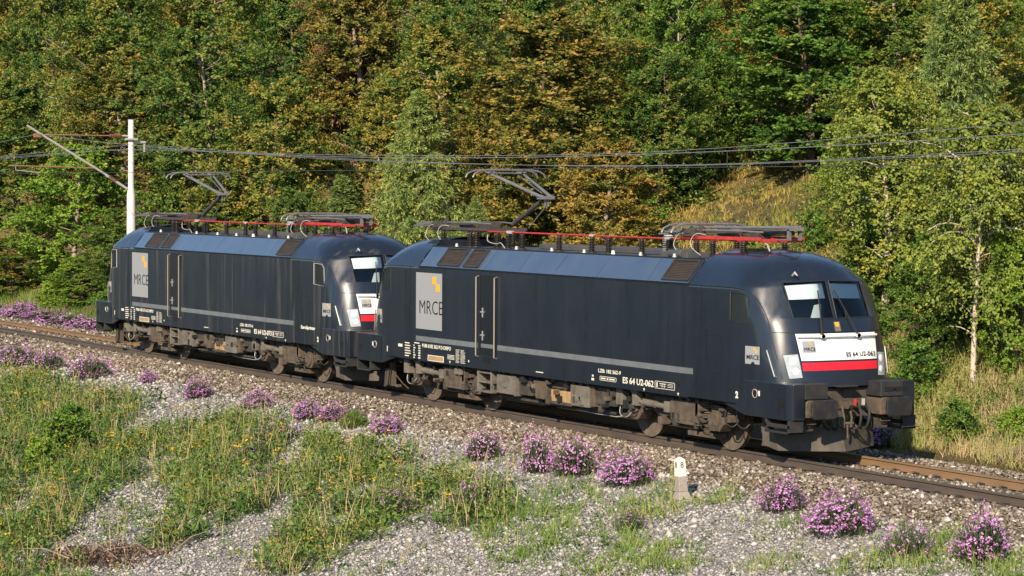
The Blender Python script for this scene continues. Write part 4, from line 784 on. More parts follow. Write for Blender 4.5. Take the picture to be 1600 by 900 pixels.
for i, x in enumerate((-36, -30, -24, -18, -12.5, -7, -1, 5, 11)): MB().tube([(x, 0, 5.61), (x, 0, fm(x) - .005)], .006, 4).build('dropper', 'wire_dark', ms)
PX = [-130, -85, -38.8, -20, -8, -1.5, 10.6, 25, 40]; P1 = [6.2, 5.8, 6.50, 6.10, 5.97, 6.0, 6.42, 7.2, 8.2]; P3 = [6.1, 5.75, 6.58, 5.92, 5.72, 5.70, 5.98, 6.6, 7.4]
def smooth_i(P): return lambda x: float(np.mean([np.interp(x + d, PX, P) for d in (-4, -2, 0, 2, 4)]))
wire('feeder_wire', 'thin grey feeder wire rising to the upper right corner', smooth_i(P1), 2.9, -120, 38, .0075)
wire('feeder_wire', 'bluish feeder cable hung on the mast hook', smooth_i(P3), 3.95, -120, 38, .0075)
wire('feeder_wire', 'lower grey feeder wire tied to the mast shaft', lambda x: smooth_i(P3)(x) + .12 - .004 * abs(x + 38.8), 3.5, -120, 38, .0075)

q = np.array((9.04, -3.66)); ms_ = empty('milestone', (9.04, -3.66, float(gh(*q)) - .03), rad(-32)); tag(ms_, 'leaning white and grey kilometre stone marked 8', 'milestone'); ms_.rotation_euler = (.061, -.034, rad(-4))
def frustum(mb, z0, a0, z1, a1): mb.add([(-a0, -a0, z0), (a0, -a0, z0), (a0, a0, z0), (-a0, a0, z0), (-a1, -a1, z1), (a1, -a1, z1), (a1, a1, z1), (-a1, a1, z1)], [(3, 2, 1, 0), (4, 5, 6, 7), (0, 1, 5, 4), (1, 2, 6, 5), (2, 3, 7, 6), (3, 0, 4, 7)])
b_ = MB(); frustum(b_, -.15, .145, .06, .145); frustum(b_, .061, .144, .21, .095); frustum(b_, .211, .093, .49, .083); b_.build('stone_shaft', 'mile_stone', ms_, .012)
b_ = MB(); frustum(b_, .491, .085, .80, .078); frustum(b_, .801, .077, .845, .02); b_.build('painted_head', 'mile_white', ms_, .008)
for rz in (0, 1, -1):
    o = text('8', ms_, 'ink', (0, 0, 0), .105, face='side', align='CENTER', bold=.001); v = Vector((0, -.083, .655)); v.rotate(Matrix.Rotation(rz * math.pi / 2, 3, 'Z')); o.location = v; o.rotation_euler = (rad(90) - .02, 0, rz * math.pi / 2)
def lump(name, loc, r, m, label, cat, seed):
    bm = bmesh.new(); bmesh.ops.create_icosphere(bm, subdivisions=3, radius=r); rr = random.Random(seed); ax = [Vector((rr.uniform(-1, 1), rr.uniform(-1, 1), rr.uniform(-.2, 1))).normalized() for _ in range(9)]
    for v in bm.verts:
        for a in ax:
            d = v.co.dot(a)
            if d > r * .72: v.co -= a * (d - r * .72)
        v.co.z *= .75
    me = bpy.data.meshes.new(name); bm.to_mesh(me); bm.free(); o = link(name, me, m); o.location = loc; return tag(o, label, cat)
lump('rock', (13.93, -3.85, float(gh(13.93, -3.85)) + .06), .17, 'rock', 'pale limestone rock between the pink bushes', 'rock', 4)
lump('rock', (6.9, -2.75, float(gh(6.9, -2.75)) + .03), .09, 'rock', 'small white stone on the ballast below the front bogie', 'rock', 9)

# ------------------------------------------------------------------ trees
def tubes_mesh(name, paths):
    mb = MB()
    for pts, rs, n in paths: mb.tube(pts, rs, n)
    me = mb.mesh(name); me.polygons.foreach_set('use_smooth', [True] * len(me.polygons)); return me
def broadleaf(name, seed, H, R, nb, tw, lv, Lf, Wf, prof, e0=(10, 45), up=0.3, warm=0.5, crown0=.06, sway=.25, droop=0.0, spread=(30, 75), barkm='bark', showb=45, tl=(.22, .42), evr=(-30, 50), tpow=1.0, dead=7, smin=.45):
    g = np.random.default_rng(seed)
    t = crown0 + (.985 - crown0) * np.linspace(0, 1, nb) ** tpow; h = t * H; az = np.arange(nb) * 2.39996 + g.normal(0, .35, nb)
    r = R * np.interp(t, prof[0], prof[1]) * g.uniform(.66, 1.08, nb) * (1 + .26 * np.sin(az * 2 + t * 7 + seed) + .20 * np.sin(az * 3 - t * 11 + seed * 2))
    sx = sway * np.sin(h / H * 3.0 + seed); sy = sway * np.cos(h / H * 2.3 + seed * 2) - sway * math.cos(seed * 2)
    base = np.stack([sx - sway * math.sin(seed), sy, h - .12 * r], 1)
    el = np.radians(g.uniform(e0[0], e0[1], nb) + 25 * np.clip(t - .75, 0, 1) * 4)
    dh = np.stack([np.cos(az), np.sin(az), np.zeros(nb)], 1)
    def bp_(i, s): return base[i] + dh[i] * (r[i] * s)[:, None] * np.cos(el[i] * .7)[:, None] + np.array((0, 0, 1.)) * (r[i] * (np.sin(el[i]) * s - (.16 + droop) * s * s))[:, None]
    bi = np.repeat(np.arange(nb), tw); s = np.tile(np.linspace(smin, 1.0, tw), nb) + g.normal(0, .03, nb * tw); s = np.clip(s, .2, 1.04)
    p0 = bp_(bi, s); sg = np.where(np.arange(nb * tw) % 2, 1, -1); ang = az[bi] + sg * np.radians(g.uniform(spread[0], spread[1], nb * tw)) * np.where(s > .93, .15, 1)
    ev = np.radians(g.uniform(evr[0], evr[1], nb * tw)) + up * .4 - droop
    td = np.stack([np.cos(ang) * np.cos(ev), np.sin(ang) * np.cos(ev), np.sin(ev)], 1); tlen = g.uniform(tl[0], tl[1], nb * tw) * R * (1.15 - .55 * s) * np.clip(r[bi] / R + .25, .4, 1.1)
    li = np.repeat(np.arange(nb * tw), lv); f = np.tile(np.linspace(.08, 1, lv), nb * tw) + g.normal(0, .03, len(li))
    P = p0[li] + td[li] * (tlen[li] * f)[:, None] + g.normal(0, .035, (len(li), 3)); P[:, 2] -= (.10 + droop * .6) * tlen[li] * f * f
    sd = np.where(np.arange(len(li)) % 2, 1, -1)[:, None]; side = np.stack([-td[li][:, 1], td[li][:, 0], np.zeros(len(li))], 1)
    A = td[li] * .8 + side * sd * .7 + g.normal(0, .35, (len(li), 3)); A[:, 2] -= droop
    Nn = np.array((0, 0, .55)) + g.normal(0, .55, (len(li), 3)) + dh[bi[li]] * .75
    sc = g.uniform(.7, 1.25, len(li))
    outer = np.clip(s[bi * 0 + np.arange(nb * tw)][li], 0, 1)
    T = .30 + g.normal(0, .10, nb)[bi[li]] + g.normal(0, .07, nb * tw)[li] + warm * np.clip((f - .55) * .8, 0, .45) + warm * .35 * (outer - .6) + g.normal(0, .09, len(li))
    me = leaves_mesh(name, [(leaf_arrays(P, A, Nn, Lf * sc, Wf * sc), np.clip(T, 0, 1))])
    paths = []; hh = np.linspace(-.3, H * .97, 12); tx = sway * np.sin(hh / H * 3.0 + seed) - sway * math.sin(seed); ty = sway * np.cos(hh / H * 2.3 + seed * 2) - sway * math.cos(seed * 2)
    R0 = (.018 * H + .02) * (.62 if barkm == 'birch' else 1); paths.append(([(tx[i], ty[i], hh[i]) for i in range(12)], [max(.012, R0 * (1 - .93 * max(0, hh[i]) / H) ** .9) for i in range(12)], 8))
    for i in np.linspace(0, nb - 1, showb).astype(int):
        ss = np.linspace(0, .95, 6); pts = bp_(np.full(6, i), ss); rb = .008 + .012 * r[i] * (1 - t[i] * .6); paths.append(([tuple(p) for p in pts], [rb * (1 - .8 * k) for k in ss], 5))
    for i in g.choice(np.arange(nb // 5, nb * 9 // 10), dead, replace=False):
        ss = np.linspace(.2, 1.02, 5); pts = bp_(np.full(5, i), ss) + np.outer(ss, np.array((0, 0, .16 * r[i]))) ; paths.append(([tuple(p) for p in pts], [.032, .028, .022, .015, .006], 5))
        for k in (1, 2, 3):
            d_ = dh[i] * g.uniform(.1, .5) + g.normal(0, .35, 3) + np.array((0, 0, .3)); q_ = pts[k] + d_ * g.uniform(.3, .7); paths.append(([tuple(pts[k]), tuple((pts[k] + q_) / 2 + g.normal(0, .03, 3)), tuple(q_)], [.014, .010, .004], 4))
    return tubes_mesh(name + '_wood', paths), me, barkm
def spruce(name, seed, H, R, nb, tw, nl, crown0=.04):
    g = np.random.default_rng(seed); t = np.linspace(crown0, .99, nb); h = t * H; az = np.arange(nb) * 2.39996 + g.normal(0, .3, nb)
    r = (R * (1 - t) ** .95 + .07) * g.uniform(.82, 1.1, nb); el = np.radians(-16 + 60 * np.clip(t - .5, 0, 1) + g.normal(0, 4, nb)); dh = np.stack([np.cos(az), np.sin(az), np.zeros(nb)], 1)
    def bp_(i, s): return np.stack([np.zeros(len(i)), np.zeros(len(i)), h[i]], 1) + dh[i] * (r[i] * s)[:, None] + np.array((0, 0, 1.)) * (r[i] * (np.sin(el[i]) * s + .22 * s ** 3))[:, None]
    bi = np.repeat(np.arange(nb), tw); s = np.clip(np.tile(np.linspace(.15, 1.0, tw), nb) + g.normal(0, .02, nb * tw), .1, 1.03); p0 = bp_(bi, s)
    sg = np.where(np.arange(nb * tw) % 2, 1, -1); ang = az[bi] + sg * np.radians(g.uniform(25, 80, nb * tw)) * np.where(s > .95, .1, 1); ev = np.radians(g.uniform(-62, -8, nb * tw)) + np.clip(t[bi] - .6, 0, 1) * 1.8
    td = np.stack([np.cos(ang) * np.cos(ev), np.sin(ang) * np.cos(ev), np.sin(ev)], 1); tlen = g.uniform(.26, .5, nb * tw) * np.clip(r[bi] * .75 + .12, .14, 1.1)
    li = np.repeat(np.arange(nb * tw), nl); f = np.tile(np.linspace(.0, 1, nl), nb * tw); P = p0[li] + td[li] * (tlen[li] * f)[:, None] + g.normal(0, .012, (len(li), 3)); P[:, 2] -= .2 * tlen[li] * f * f
    A = td[li] * .9 + rand_unit(len(li), g) * .75; Nn = rand_unit(len(li), g) + np.array((0, 0, .8)); sc = g.uniform(.7, 1.3, len(li))
    T = .52 + g.normal(0, .10, nb)[bi[li]] + .42 * (f - .5) + g.normal(0, .08, len(li))
    me = leaves_mesh(name, [(leaf_arrays(P, A, Nn, (.12 * sc), (.026 * sc), .05), np.clip(T, 0, 1))])
    paths = [([(0, 0, z) for z in np.linspace(-.3, H, 8)], [.02 * H * (1 - .95 * k) + .01 for k in np.linspace(0, 1, 8)], 8)]
    for i in range(0, nb, 3): ss = np.linspace(0, .95, 5); paths.append(([tuple(p) for p in bp_(np.full(5, i), ss)], [.022 * (1 - .8 * k) for k in ss], 4))
    return tubes_mesh(name + '_wood', paths), me, 'bark'
ROUND = ([0, .06, .2, .4, .6, .8, .93, 1], [.4, .68, .92, 1, .98, .80, .52, .15]); CONE = ([0, .06, .2, .5, .75, .9, 1], [.5, .85, 1, .92, .7, .42, .12]); OPEN = ([0, .15, .25, .5, .7, .88, 1], [.3, .5, .85, 1, .9, .6, .2]); BUSH = ([0, .1, .4, .7, 1], [.7, .95, 1, .8, .3])
PROTO = {
 'beech_a': broadleaf('beech_crown', 3, 8, 2.7, 105, 18, 26, .118, .07, ROUND, warm=.75), 'beech_b': broadleaf('beech_crown', 14, 8, 2.5, 100, 18, 27, .115, .07, CONE, e0=(20, 55), warm=.75), 'beech_c': broadleaf('beech_crown', 25, 8, 2.9, 105, 18, 26, .12, .073, ROUND, e0=(0, 35), warm=.6),
 'maple_a': broadleaf('maple_crown', 36, 8, 2.8, 95, 17, 26, .135, .098, ROUND, e0=(5, 35), warm=.5, tl=(.2, .36)), 'maple_b': broadleaf('maple_crown', 47, 8, 2.6, 95, 17, 26, .13, .094, CONE, warm=.45, tl=(.2, .36)),
 'birch_a': broadleaf('birch_crown', 58, 7, 1.9, 95, 13, 20, .09, .066, OPEN, e0=(25, 60), warm=.5, tpow=.72, dead=12, crown0=.22, droop=.35, barkm='birch', showb=30, sway=.16, tl=(.3, .6)), 'birch_b': broadleaf('birch_crown', 69, 7, 1.7, 90, 13, 20, .095, .07, OPEN, e0=(25, 60), warm=.5, crown0=.12, droop=.3, barkm='birch', showb=30, sway=.3, tl=(.3, .6)),
 'spruce_a': spruce('spruce_crown', 80, 7, 2.2, 165, 20, 19), 'spruce_b': spruce('spruce_crown', 91, 7, 1.9, 150, 18, 19),
 'shrub_a': broadleaf('shrub_crown', 102, 2, 1.1, 60, 9, 12, .11, .075, BUSH, e0=(20, 70), crown0=.04, showb=20, sway=.05, warm=.5, tl=(.25, .45)), 'shrub_b': broadleaf('shrub_crown', 113, 2, 1.2, 60, 9, 12, .12, .08, BUSH, e0=(10, 60), crown0=.04, showb=20, sway=.05, warm=.4, tl=(.25, .45))}
PH = {k: (8 if k[:5] in ('beech', 'maple') else 2 if k[:5] == 'shrub' else 7) for k in PROTO}
def slot(o, m):
    o.material_slots[0].link = 'OBJECT'; o.material_slots[0].material = M[m]
for k, (wd, cr, bk) in PROTO.items(): wd.materials.append(M[bk]); cr.materials.append(M['beech'])
NT = 0
def tree(kind, x, y, h, wid, leaf, label, name='beech_tree', cat='tree', group=None, bark=None, rz=None, lean=0.0):
    global NT; NT += 1; wd, cr, bk = PROTO[kind]; s = h / PH[kind]
    o = empty(name, (x, y, float(gh(x, y)) - .1), rz if rz is not None else NT * 2.4); o.scale = (s * wid, s * wid, s); tag(o, label, cat, group)
    if lean: o.rotation_euler = (lean, 0, o.rotation_euler.z)
    c = link('crown', cr, None, o); slot(c, leaf); w_ = link('trunk', wd, None, o)
    if bark is None and name in ('beech_tree', 'maple_tree') and NT % 3 != 0: bark = 'bark_pale'
    if bark: slot(w_, bark)
    return o
TREES = [
 ('spruce_a', -23.8, 7.6, 7.2, 1.11, 'spruce', 'spruce_tree', 'tall spruce with pointed top above the gap between the locomotives', None),
 ('spruce_b', -28.2, 7.0, 4.8, 1.4, 'spruce', 'spruce_tree', 'small pale spruce left of the pointed spruce', None),
 ('spruce_b', -17.3, 6.2, 4.5, 0.93, 'spruce', 'spruce_tree', 'low spruce behind the raised pantograph of the leading locomotive', None),
 ('spruce_a', -4.3, 13.5, 7.5, 0.98, 'spruce', 'spruce_tree', 'big drooping spruce at the upper right', None),
 ('spruce_b', -9.5, 20.0, 3.8, 1.69, 'spruce', 'spruce_tree', 'dark spruce at the right edge behind the big drooping one', None),
 ('beech_a', -24.3, 12.5, 7.3, 1.52, 'beech_gold', 'beech_tree', 'large golden brown beech behind the leading locomotive', None),
 ('beech_b', -15.7, 9.5, 4.7, 1.28, 'beech_gold', 'beech_tree', 'lower golden beech at the edge of the clearing', None),
 ('beech_c', -24.6, 11.0, 4.8, 0.98, 'beech_gold', 'beech_tree', 'golden beech just right of the pointed spruce', None),
 ('maple_a', -18.3, 19.0, 5.6, 1.49, 'maple', 'maple_tree', 'leafy green maple above the clearing', None),
 ('maple_b', -26.2, 22.0, 4.0, 1.77, 'maple', 'maple_tree', 'dark green maple left of the leafy one', None),
 ('beech_c', -25.3, 20.0, 3.1, 1.69, 'beech', 'beech_tree', 'dark beech with bare twigs at the top of the clearing', None),
 ('birch_a', 4.5, 6.9, 6.2, 0.9, 'birchleaf', 'birch_tree', 'white-stemmed birch at the right beside the track', None),
 ('birch_b', -3.0, 10.2, 6.1, 1.1, 'birchleaf', 'birch_tree', 'slender birch with bent base behind the nose of the leading locomotive', None),
 ('birch_b', 4.1, 8.6, 5.1, 1.0, 'birchleaf', 'birch_tree', 'birch cut by the right edge of the view', None),
 ('birch_a', -9.4, 14.0, 4.1, 0.98, 'birchleaf', 'birch_tree', 'yellow green birch at the right of the clearing', None),
 ('birch_b', -3.6, 11.5, 5.1, 0.87, 'birchleaf', 'birch_tree', 'birch in front of the big drooping spruce', None),
 ('maple_b', 1.7, 8.0, 3.4, 0.96, 'maple', 'hazel_tree', 'bushy green hazel left of the white-stemmed birch', None),
 ('maple_a', 5.1, 7.6, 3.2, 0.78, 'bright', 'hazel_tree', 'bright green hazel right of the white-stemmed birch', None),
 ('maple_a', -54.6, 6.8, 6.1, 1.24, 'bright', 'maple_tree', 'bright green maple behind the mast cantilever', None),
 ('birch_a', -61.9, 9.5, 8.2, 0.74, 'birchleaf', 'willow_tree', 'pale grey green willow above the bright maple', None),
 ('maple_b', -50.0, 5.6, 2.0, 2.22, 'bright', 'maple_tree', 'low bright green sapling by the flowers at the left', None),
 ('beech_b', -59.8, 5.8, 2.5, 2.93, 'beech', 'beech_tree', 'low beech in the shade at the left edge', None),
 ('beech_c', -46.1, 6.5, 3.5, 1.61, 'beech', 'beech_tree', 'beech directly behind the mast foot', None),
 ('beech_a', -71.3, 10.0, 7.7, 1.35, 'beech', 'beech_tree', 'broad beech at the left edge above the wires', None),
 ('beech_b', -59.3, 11.0, 8.1, 1.39, 'beech_gold', 'beech_tree', 'brownish beech behind the top of the mast', None),
 ('beech_c', -50.7, 11.5, 8.6, 1.09, 'beech', 'beech_tree', 'big green beech above the trailing locomotive', None),
 ('beech_a', -36.7, 8.3, 7.3, 1.01, 'beech', 'beech_tree', 'beech with golden branch tips above the trailing locomotive', None),
 ('beech_b', -38.1, 6.6, 4.7, 1.37, 'beech', 'beech_tree', 'beech behind the raised pantograph of the trailing locomotive', None),
 ('beech_c', -30.0, 6.3, 4.4, 0.95, 'beech', 'beech_tree', 'dark low beech left of the small pale spruce', None),
 ('beech_c', -51.9, 18.3, 9.4, 0.5, 'autumn', 'beech_tree', 'russet beech high on the slope', None),
 ('beech_b', -38.9, 13.5, 6.0, 1.05, 'beech', 'beech_tree', 'upright green beech left of the pointed spruce', None),
 ('beech_b', -35.9, 15.0, 7.0, 1.11, 'beech', 'beech_tree', 'beech between the russet and the golden ones', None),
 ('beech_a', -21.2, 15.0, 5.1, 1.15, 'beech', 'beech_tree', 'green beech right of the large golden one', None),
 ('beech_b', -21.9, 15.5, 2.9, 1.41, 'beech', 'beech_tree', 'deep green beech in shade above the clearing', None),
 ('beech_a', -98.1, 16.3, 11.6, 0.86, 'beech_gold', 'beech_tree', 'golden beech halfway up the slope, at the left edge', 'trees of the wooded hillside'),
 ('beech_c', -88.0, 17.6, 11.0, 0.85, 'beech', 'beech_tree', 'green beech halfway up the slope, above the mast cantilever', 'trees of the wooded hillside'),
 ('beech_a', -80.7, 18.8, 10.1, 1.11, 'beech', 'beech_tree', 'green beech halfway up the slope, straight above the mast top', 'trees of the wooded hillside'),
 ('beech_c', -64.0, 16.9, 9.8, 0.95, 'beech', 'beech_tree', 'green beech halfway up the slope, above the trailing tail end', 'trees of the wooded hillside'),
 ('beech_c', -54.0, 17.0, 7.9, 0.96, 'beech', 'beech_tree', 'green beech halfway up the slope, above the trailing locomotive', 'trees of the wooded hillside'),
 ('beech_b', -50.9, 18.8, 7.9, 1.22, 'beech_gold', 'beech_tree', 'golden beech halfway up the slope, left of the russet tree', 'trees of the wooded hillside'),
 ('beech_c', -40.5, 17.7, 6.7, 1.15, 'beech', 'beech_tree', 'green beech halfway up the slope, above the large golden beech, left', 'trees of the wooded hillside'),
 ('maple_b', -33.7, 17.8, 7.0, 1.03, 'beech', 'maple_tree', 'broad-leaved maple halfway up the slope, above the large golden beech, right', 'trees of the wooded hillside'),
 ('beech_c', -26.3, 16.1, 6.6, 0.8, 'beech', 'beech_tree', 'green beech halfway up the slope, above the leading locomotive', 'trees of the wooded hillside'),
 ('beech_c', -23.3, 17.4, 6.3, 0.9, 'maple', 'beech_tree', 'deep green beech halfway up the slope, above the left end of the clearing', 'trees of the wooded hillside'),
 ('beech_a', -7.8, 17.3, 5.7, 0.97, 'beech', 'beech_tree', 'green beech halfway up the slope, at the right edge', 'trees of the wooded hillside'),
 ('beech_c', -122.1, 23.6, 11.9, 1.04, 'beech', 'beech_tree', 'green beech high on the slope, at the left edge', 'trees of the wooded hillside'),
 ('beech_b', -100.2, 22.0, 12.1, 1.1, 'beech', 'beech_tree', 'green beech high on the slope, above the mast cantilever', 'trees of the wooded hillside'),
 ('beech_a', -95.1, 24.4, 9.9, 1.06, 'beech', 'beech_tree', 'green beech high on the slope, straight above the mast top', 'trees of the wooded hillside'),
 ('beech_b', -82.8, 24.1, 8.8, 1.43, 'beech_gold', 'beech_tree', 'golden beech high on the slope, above the trailing tail end', 'trees of the wooded hillside'),
 ('maple_b', -69.6, 22.4, 8.5, 1.16, 'beech', 'maple_tree', 'broad-leaved maple high on the slope, above the trailing locomotive', 'trees of the wooded hillside'),
 ('beech_b', -60.3, 22.6, 8.3, 1.22, 'beech', 'beech_tree', 'green beech high on the slope, left of the russet tree', 'trees of the wooded hillside'),
 ('beech_c', -52.9, 22.8, 7.7, 1.0, 'beech', 'beech_tree', 'green beech high on the slope, above the pointed spruce', 'trees of the wooded hillside'),
 ('beech_a', -45.9, 23.7, 7.6, 1.15, 'beech', 'beech_tree', 'green beech high on the slope, above the large golden beech, right', 'trees of the wooded hillside'),
 ('maple_b', -37.4, 23.2, 6.4, 1.23, 'beech', 'maple_tree', 'broad-leaved maple high on the slope, above the leading locomotive', 'trees of the wooded hillside'),
 ('maple_b', -31.8, 22.7, 5.8, 1.52, 'beech', 'maple_tree', 'broad-leaved maple high on the slope, above the left end of the clearing', 'trees of the wooded hillside'),
 ('beech_b', -25.0, 21.6, 6.2, 1.2, 'beech_gold', 'beech_tree', 'golden beech high on the slope, above the middle of the clearing', 'trees of the wooded hillside'),
 ('beech_a', -20.8, 21.6, 5.8, 1.09, 'beech', 'beech_tree', 'green beech high on the slope, above the right end of the clearing', 'trees of the wooded hillside'),
 ('beech_b', -17.8, 22.3, 5.4, 1.26, 'beech', 'beech_tree', 'green beech high on the slope, beside the big drooping spruce', 'trees of the wooded hillside'),
 ('beech_c', -14.3, 23.2, 5.2, 1.31, 'maple', 'beech_tree', 'deep green beech high on the slope, at the right edge', 'trees of the wooded hillside'),
 ('beech_a', -136.7, 29.8, 15.4, 1.34, 'beech_gold', 'beech_tree', 'golden beech at the very top, at the left edge', 'trees of the wooded hillside'),
 ('beech_b', -115.3, 29.9, 13.6, 1.46, 'beech', 'beech_tree', 'green beech at the very top, above the mast cantilever', 'trees of the wooded hillside'),
 ('beech_a', -101.6, 30.9, 12.2, 1.37, 'maple', 'beech_tree', 'deep green beech at the very top, above the trailing tail end', 'trees of the wooded hillside'),
 ('beech_a', -88.7, 31.4, 11.1, 1.45, 'beech_gold', 'beech_tree', 'golden beech at the very top, above the trailing locomotive', 'trees of the wooded hillside'),
 ('beech_a', -69.8, 28.9, 8.5, 1.67, 'beech_gold', 'beech_tree', 'golden beech at the very top, left of the russet tree', 'trees of the wooded hillside'),
 ('beech_a', -60.5, 29.9, 7.7, 1.52, 'beech', 'beech_tree', 'green beech at the very top, above the large golden beech, left', 'trees of the wooded hillside'),
 ('beech_a', -50.4, 29.1, 6.9, 1.44, 'beech', 'beech_tree', 'green beech at the very top, above the large golden beech, right', 'trees of the wooded hillside'),
 ('beech_c', -44.6, 30.8, 6.4, 1.47, 'beech', 'beech_tree', 'green beech at the very top, above the left end of the clearing', 'trees of the wooded hillside'),
 ('beech_a', -37.4, 30.3, 6.3, 1.71, 'beech', 'beech_tree', 'green beech at the very top, above the middle of the clearing', 'trees of the wooded hillside'),
 ('beech_a', -28.7, 28.7, 5.6, 1.72, 'maple', 'beech_tree', 'deep green beech at the very top, above the right end of the clearing', 'trees of the wooded hillside'),
 ('maple_b', -24.1, 28.9, 4.9, 1.8, 'beech', 'maple_tree', 'broad-leaved maple at the very top, beside the big drooping spruce', 'trees of the wooded hillside'),
 ('maple_b', -19.1, 29.5, 4.6, 1.68, 'beech', 'maple_tree', 'broad-leaved maple at the very top, at the right edge', 'trees of the wooded hillside')]
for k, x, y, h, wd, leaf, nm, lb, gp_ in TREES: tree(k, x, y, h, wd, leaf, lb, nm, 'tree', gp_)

# shrubs at the foot of the slope and around the clearing
SHR = [(3.6, 6.0, 1.3, 'shrub_a', 'maple', 'green shrub at the foot of the white-stemmed birch'), (8.6, 4.7, .8, 'shrub_b', 'bright', 'low yellow green shrub beside the track at the right'), (7.0, 4.5, .9, 'shrub_a', 'maple', 'low green shrub behind the right buffer of the leading locomotive'), (-1.0, 7.6, 1.6, 'shrub_b', 'maple', 'rounded shrub right behind the leading locomotive nose'),
 (-7.5, 9.5, 1.5, 'shrub_a', 'birchleaf', 'yellow green shrub low on the clearing'), (-10, 13.2, 1.0, 'shrub_b', 'maple', 'green shrub in the middle of the clearing'), (-6.0, 12.5, 1.8, 'shrub_a', 'birchleaf', 'pale shrub at the right side of the clearing'), (-12.5, 16.2, 1.5, 'shrub_b', 'bright', 'bright shrub high on the clearing'), (-19.0, 13.2, 1.3, 'shrub_a', 'maple', 'dark shrub at the shaded left side of the clearing'),
 (2.0, 8.6, 1.5, 'shrub_b', 'maple', 'shrub behind the white-stemmed birch'), (-3.5, 10.6, 1.5, 'shrub_a', 'maple', 'shrub at the bent base of the slender birch'), (-52.0, 4.9, 1.0, 'shrub_b', 'bright', 'bright shrub behind the pink flowers at the left'), (-44.5, 4.8, 1.2, 'shrub_a', 'maple', 'shrub behind the tail of the trailing locomotive'), (-62, 5.2, 1.6, 'shrub_b', 'maple', 'dark shrub by the track at the left edge'),
 (-9.35, -9.02, 1.25, 'shrub_b', 'maple', 'bright green shrub on the near bank at the left'), (-8.0, -10.2, .85, 'shrub_a', 'bright', 'low yellow green shrub below the bright one on the near bank')]
for x, y, h, k, leaf, lb in SHR: tree(k, x, y, h, 1.0 if h < 1.4 else 1.25, leaf, lb, 'shrub', 'shrub', 'shrubs on the banks')

# pink-flowered bushes: a dome of grey green stems under flower heads
def bush_proto(seed, nl=1700, nf=600):
    g = np.random.default_rng(seed); d = rand_unit(nl, g); d[:, 2] = np.abs(d[:, 2]); rr = g.random(nl) ** .5
    P = d * rr[:, None] * np.array((.45, .45, .58)); A = d + np.array((0, 0, .9)) + g.normal(0, .3, (nl, 3))
    fo_ = leaves_mesh('bush_foliage', [(leaf_arrays(P, A, rand_unit(nl, g), g.uniform(.09, .20, nl), g.uniform(.014, .03, nl)), np.clip(g.normal(.4, .2, nl), 0, 1))])
    d = rand_unit(nf, g); d[:, 2] = np.abs(d[:, 2]) * .9 - .12; d = unit(d); lump_ = 1 + .15 * np.sin(d[:, 0] * 5 + seed) + .13 * np.sin(d[:, 1] * 6 + seed * 2)
    c = d * (g.uniform(.70, 1.0, nf) * lump_)[:, None] * np.array((.52, .52, .72)); c[:, 2] = np.abs(c[:, 2]) + .05 + .16 * g.random(nf); k = 4; ci = np.repeat(np.arange(nf), k)
    P = c[ci] + g.normal(0, .014, (nf * k, 3)); A = rand_unit(nf * k, g); T = np.clip(g.normal(.5, .22, nf)[ci] + g.normal(0, .1, nf * k), 0, 1)
    fl = leaves_mesh('bush_flowers', [(leaf_arrays(P - unit(A) * .02, A, d[ci] + g.normal(0, .4, (nf * k, 3)), g.uniform(.026, .048, nf * k), g.uniform(.024, .04, nf * k), .05, .5), T)])
    st = MB()
    for i in range(0, nf, 7): p = c[i]; st.tube([(p[0] * .1, p[1] * .1, -.03), (p[0] * .55, p[1] * .55, p[2] * .5), tuple(p)], .005, 3)
    sm = st.mesh('bush_stems'); fo_.materials.append(M['bushleaf']); fl.materials.append(M['pink']); sm.materials.append(M['bushleaf']); sm.attributes.new('tint', 'FLOAT', 'FACE').data.foreach_set('value', [.3] * len(sm.polygons))
    return fo_, fl, sm
BP = [bush_proto(1), bush_proto(2, 1700, 420), bush_proto(3, 1500, 500), bush_proto(4, 700, 90), bush_proto(5, 700, 110), bush_proto(6, 1900, 330), bush_proto(7, 1600, 560)]
def flower_bush(x, y, wd, h, label, sparse=False, group='pink flowered bushes along the track'):
    fo_, fl, sm = BP[(3 + int(abs(x * 7)) % 2) if sparse else (0, 1, 2, 5, 6)[int(abs(x * 7)) % 5]]
    o = empty('flower_bush', (x, y, float(gh(x, y))), x * 1.7); o.scale = (wd * .92, wd * (.75 + .3 * abs(math.sin(x * 5))), h / .92); tag(o, label, 'flower bush', group)
    
    for n_, m_ in (('foliage', fo_), ('flowers', fl), ('stems', sm)): link(n_, m_, None, o)['kind'] = 'stuff'
    return o
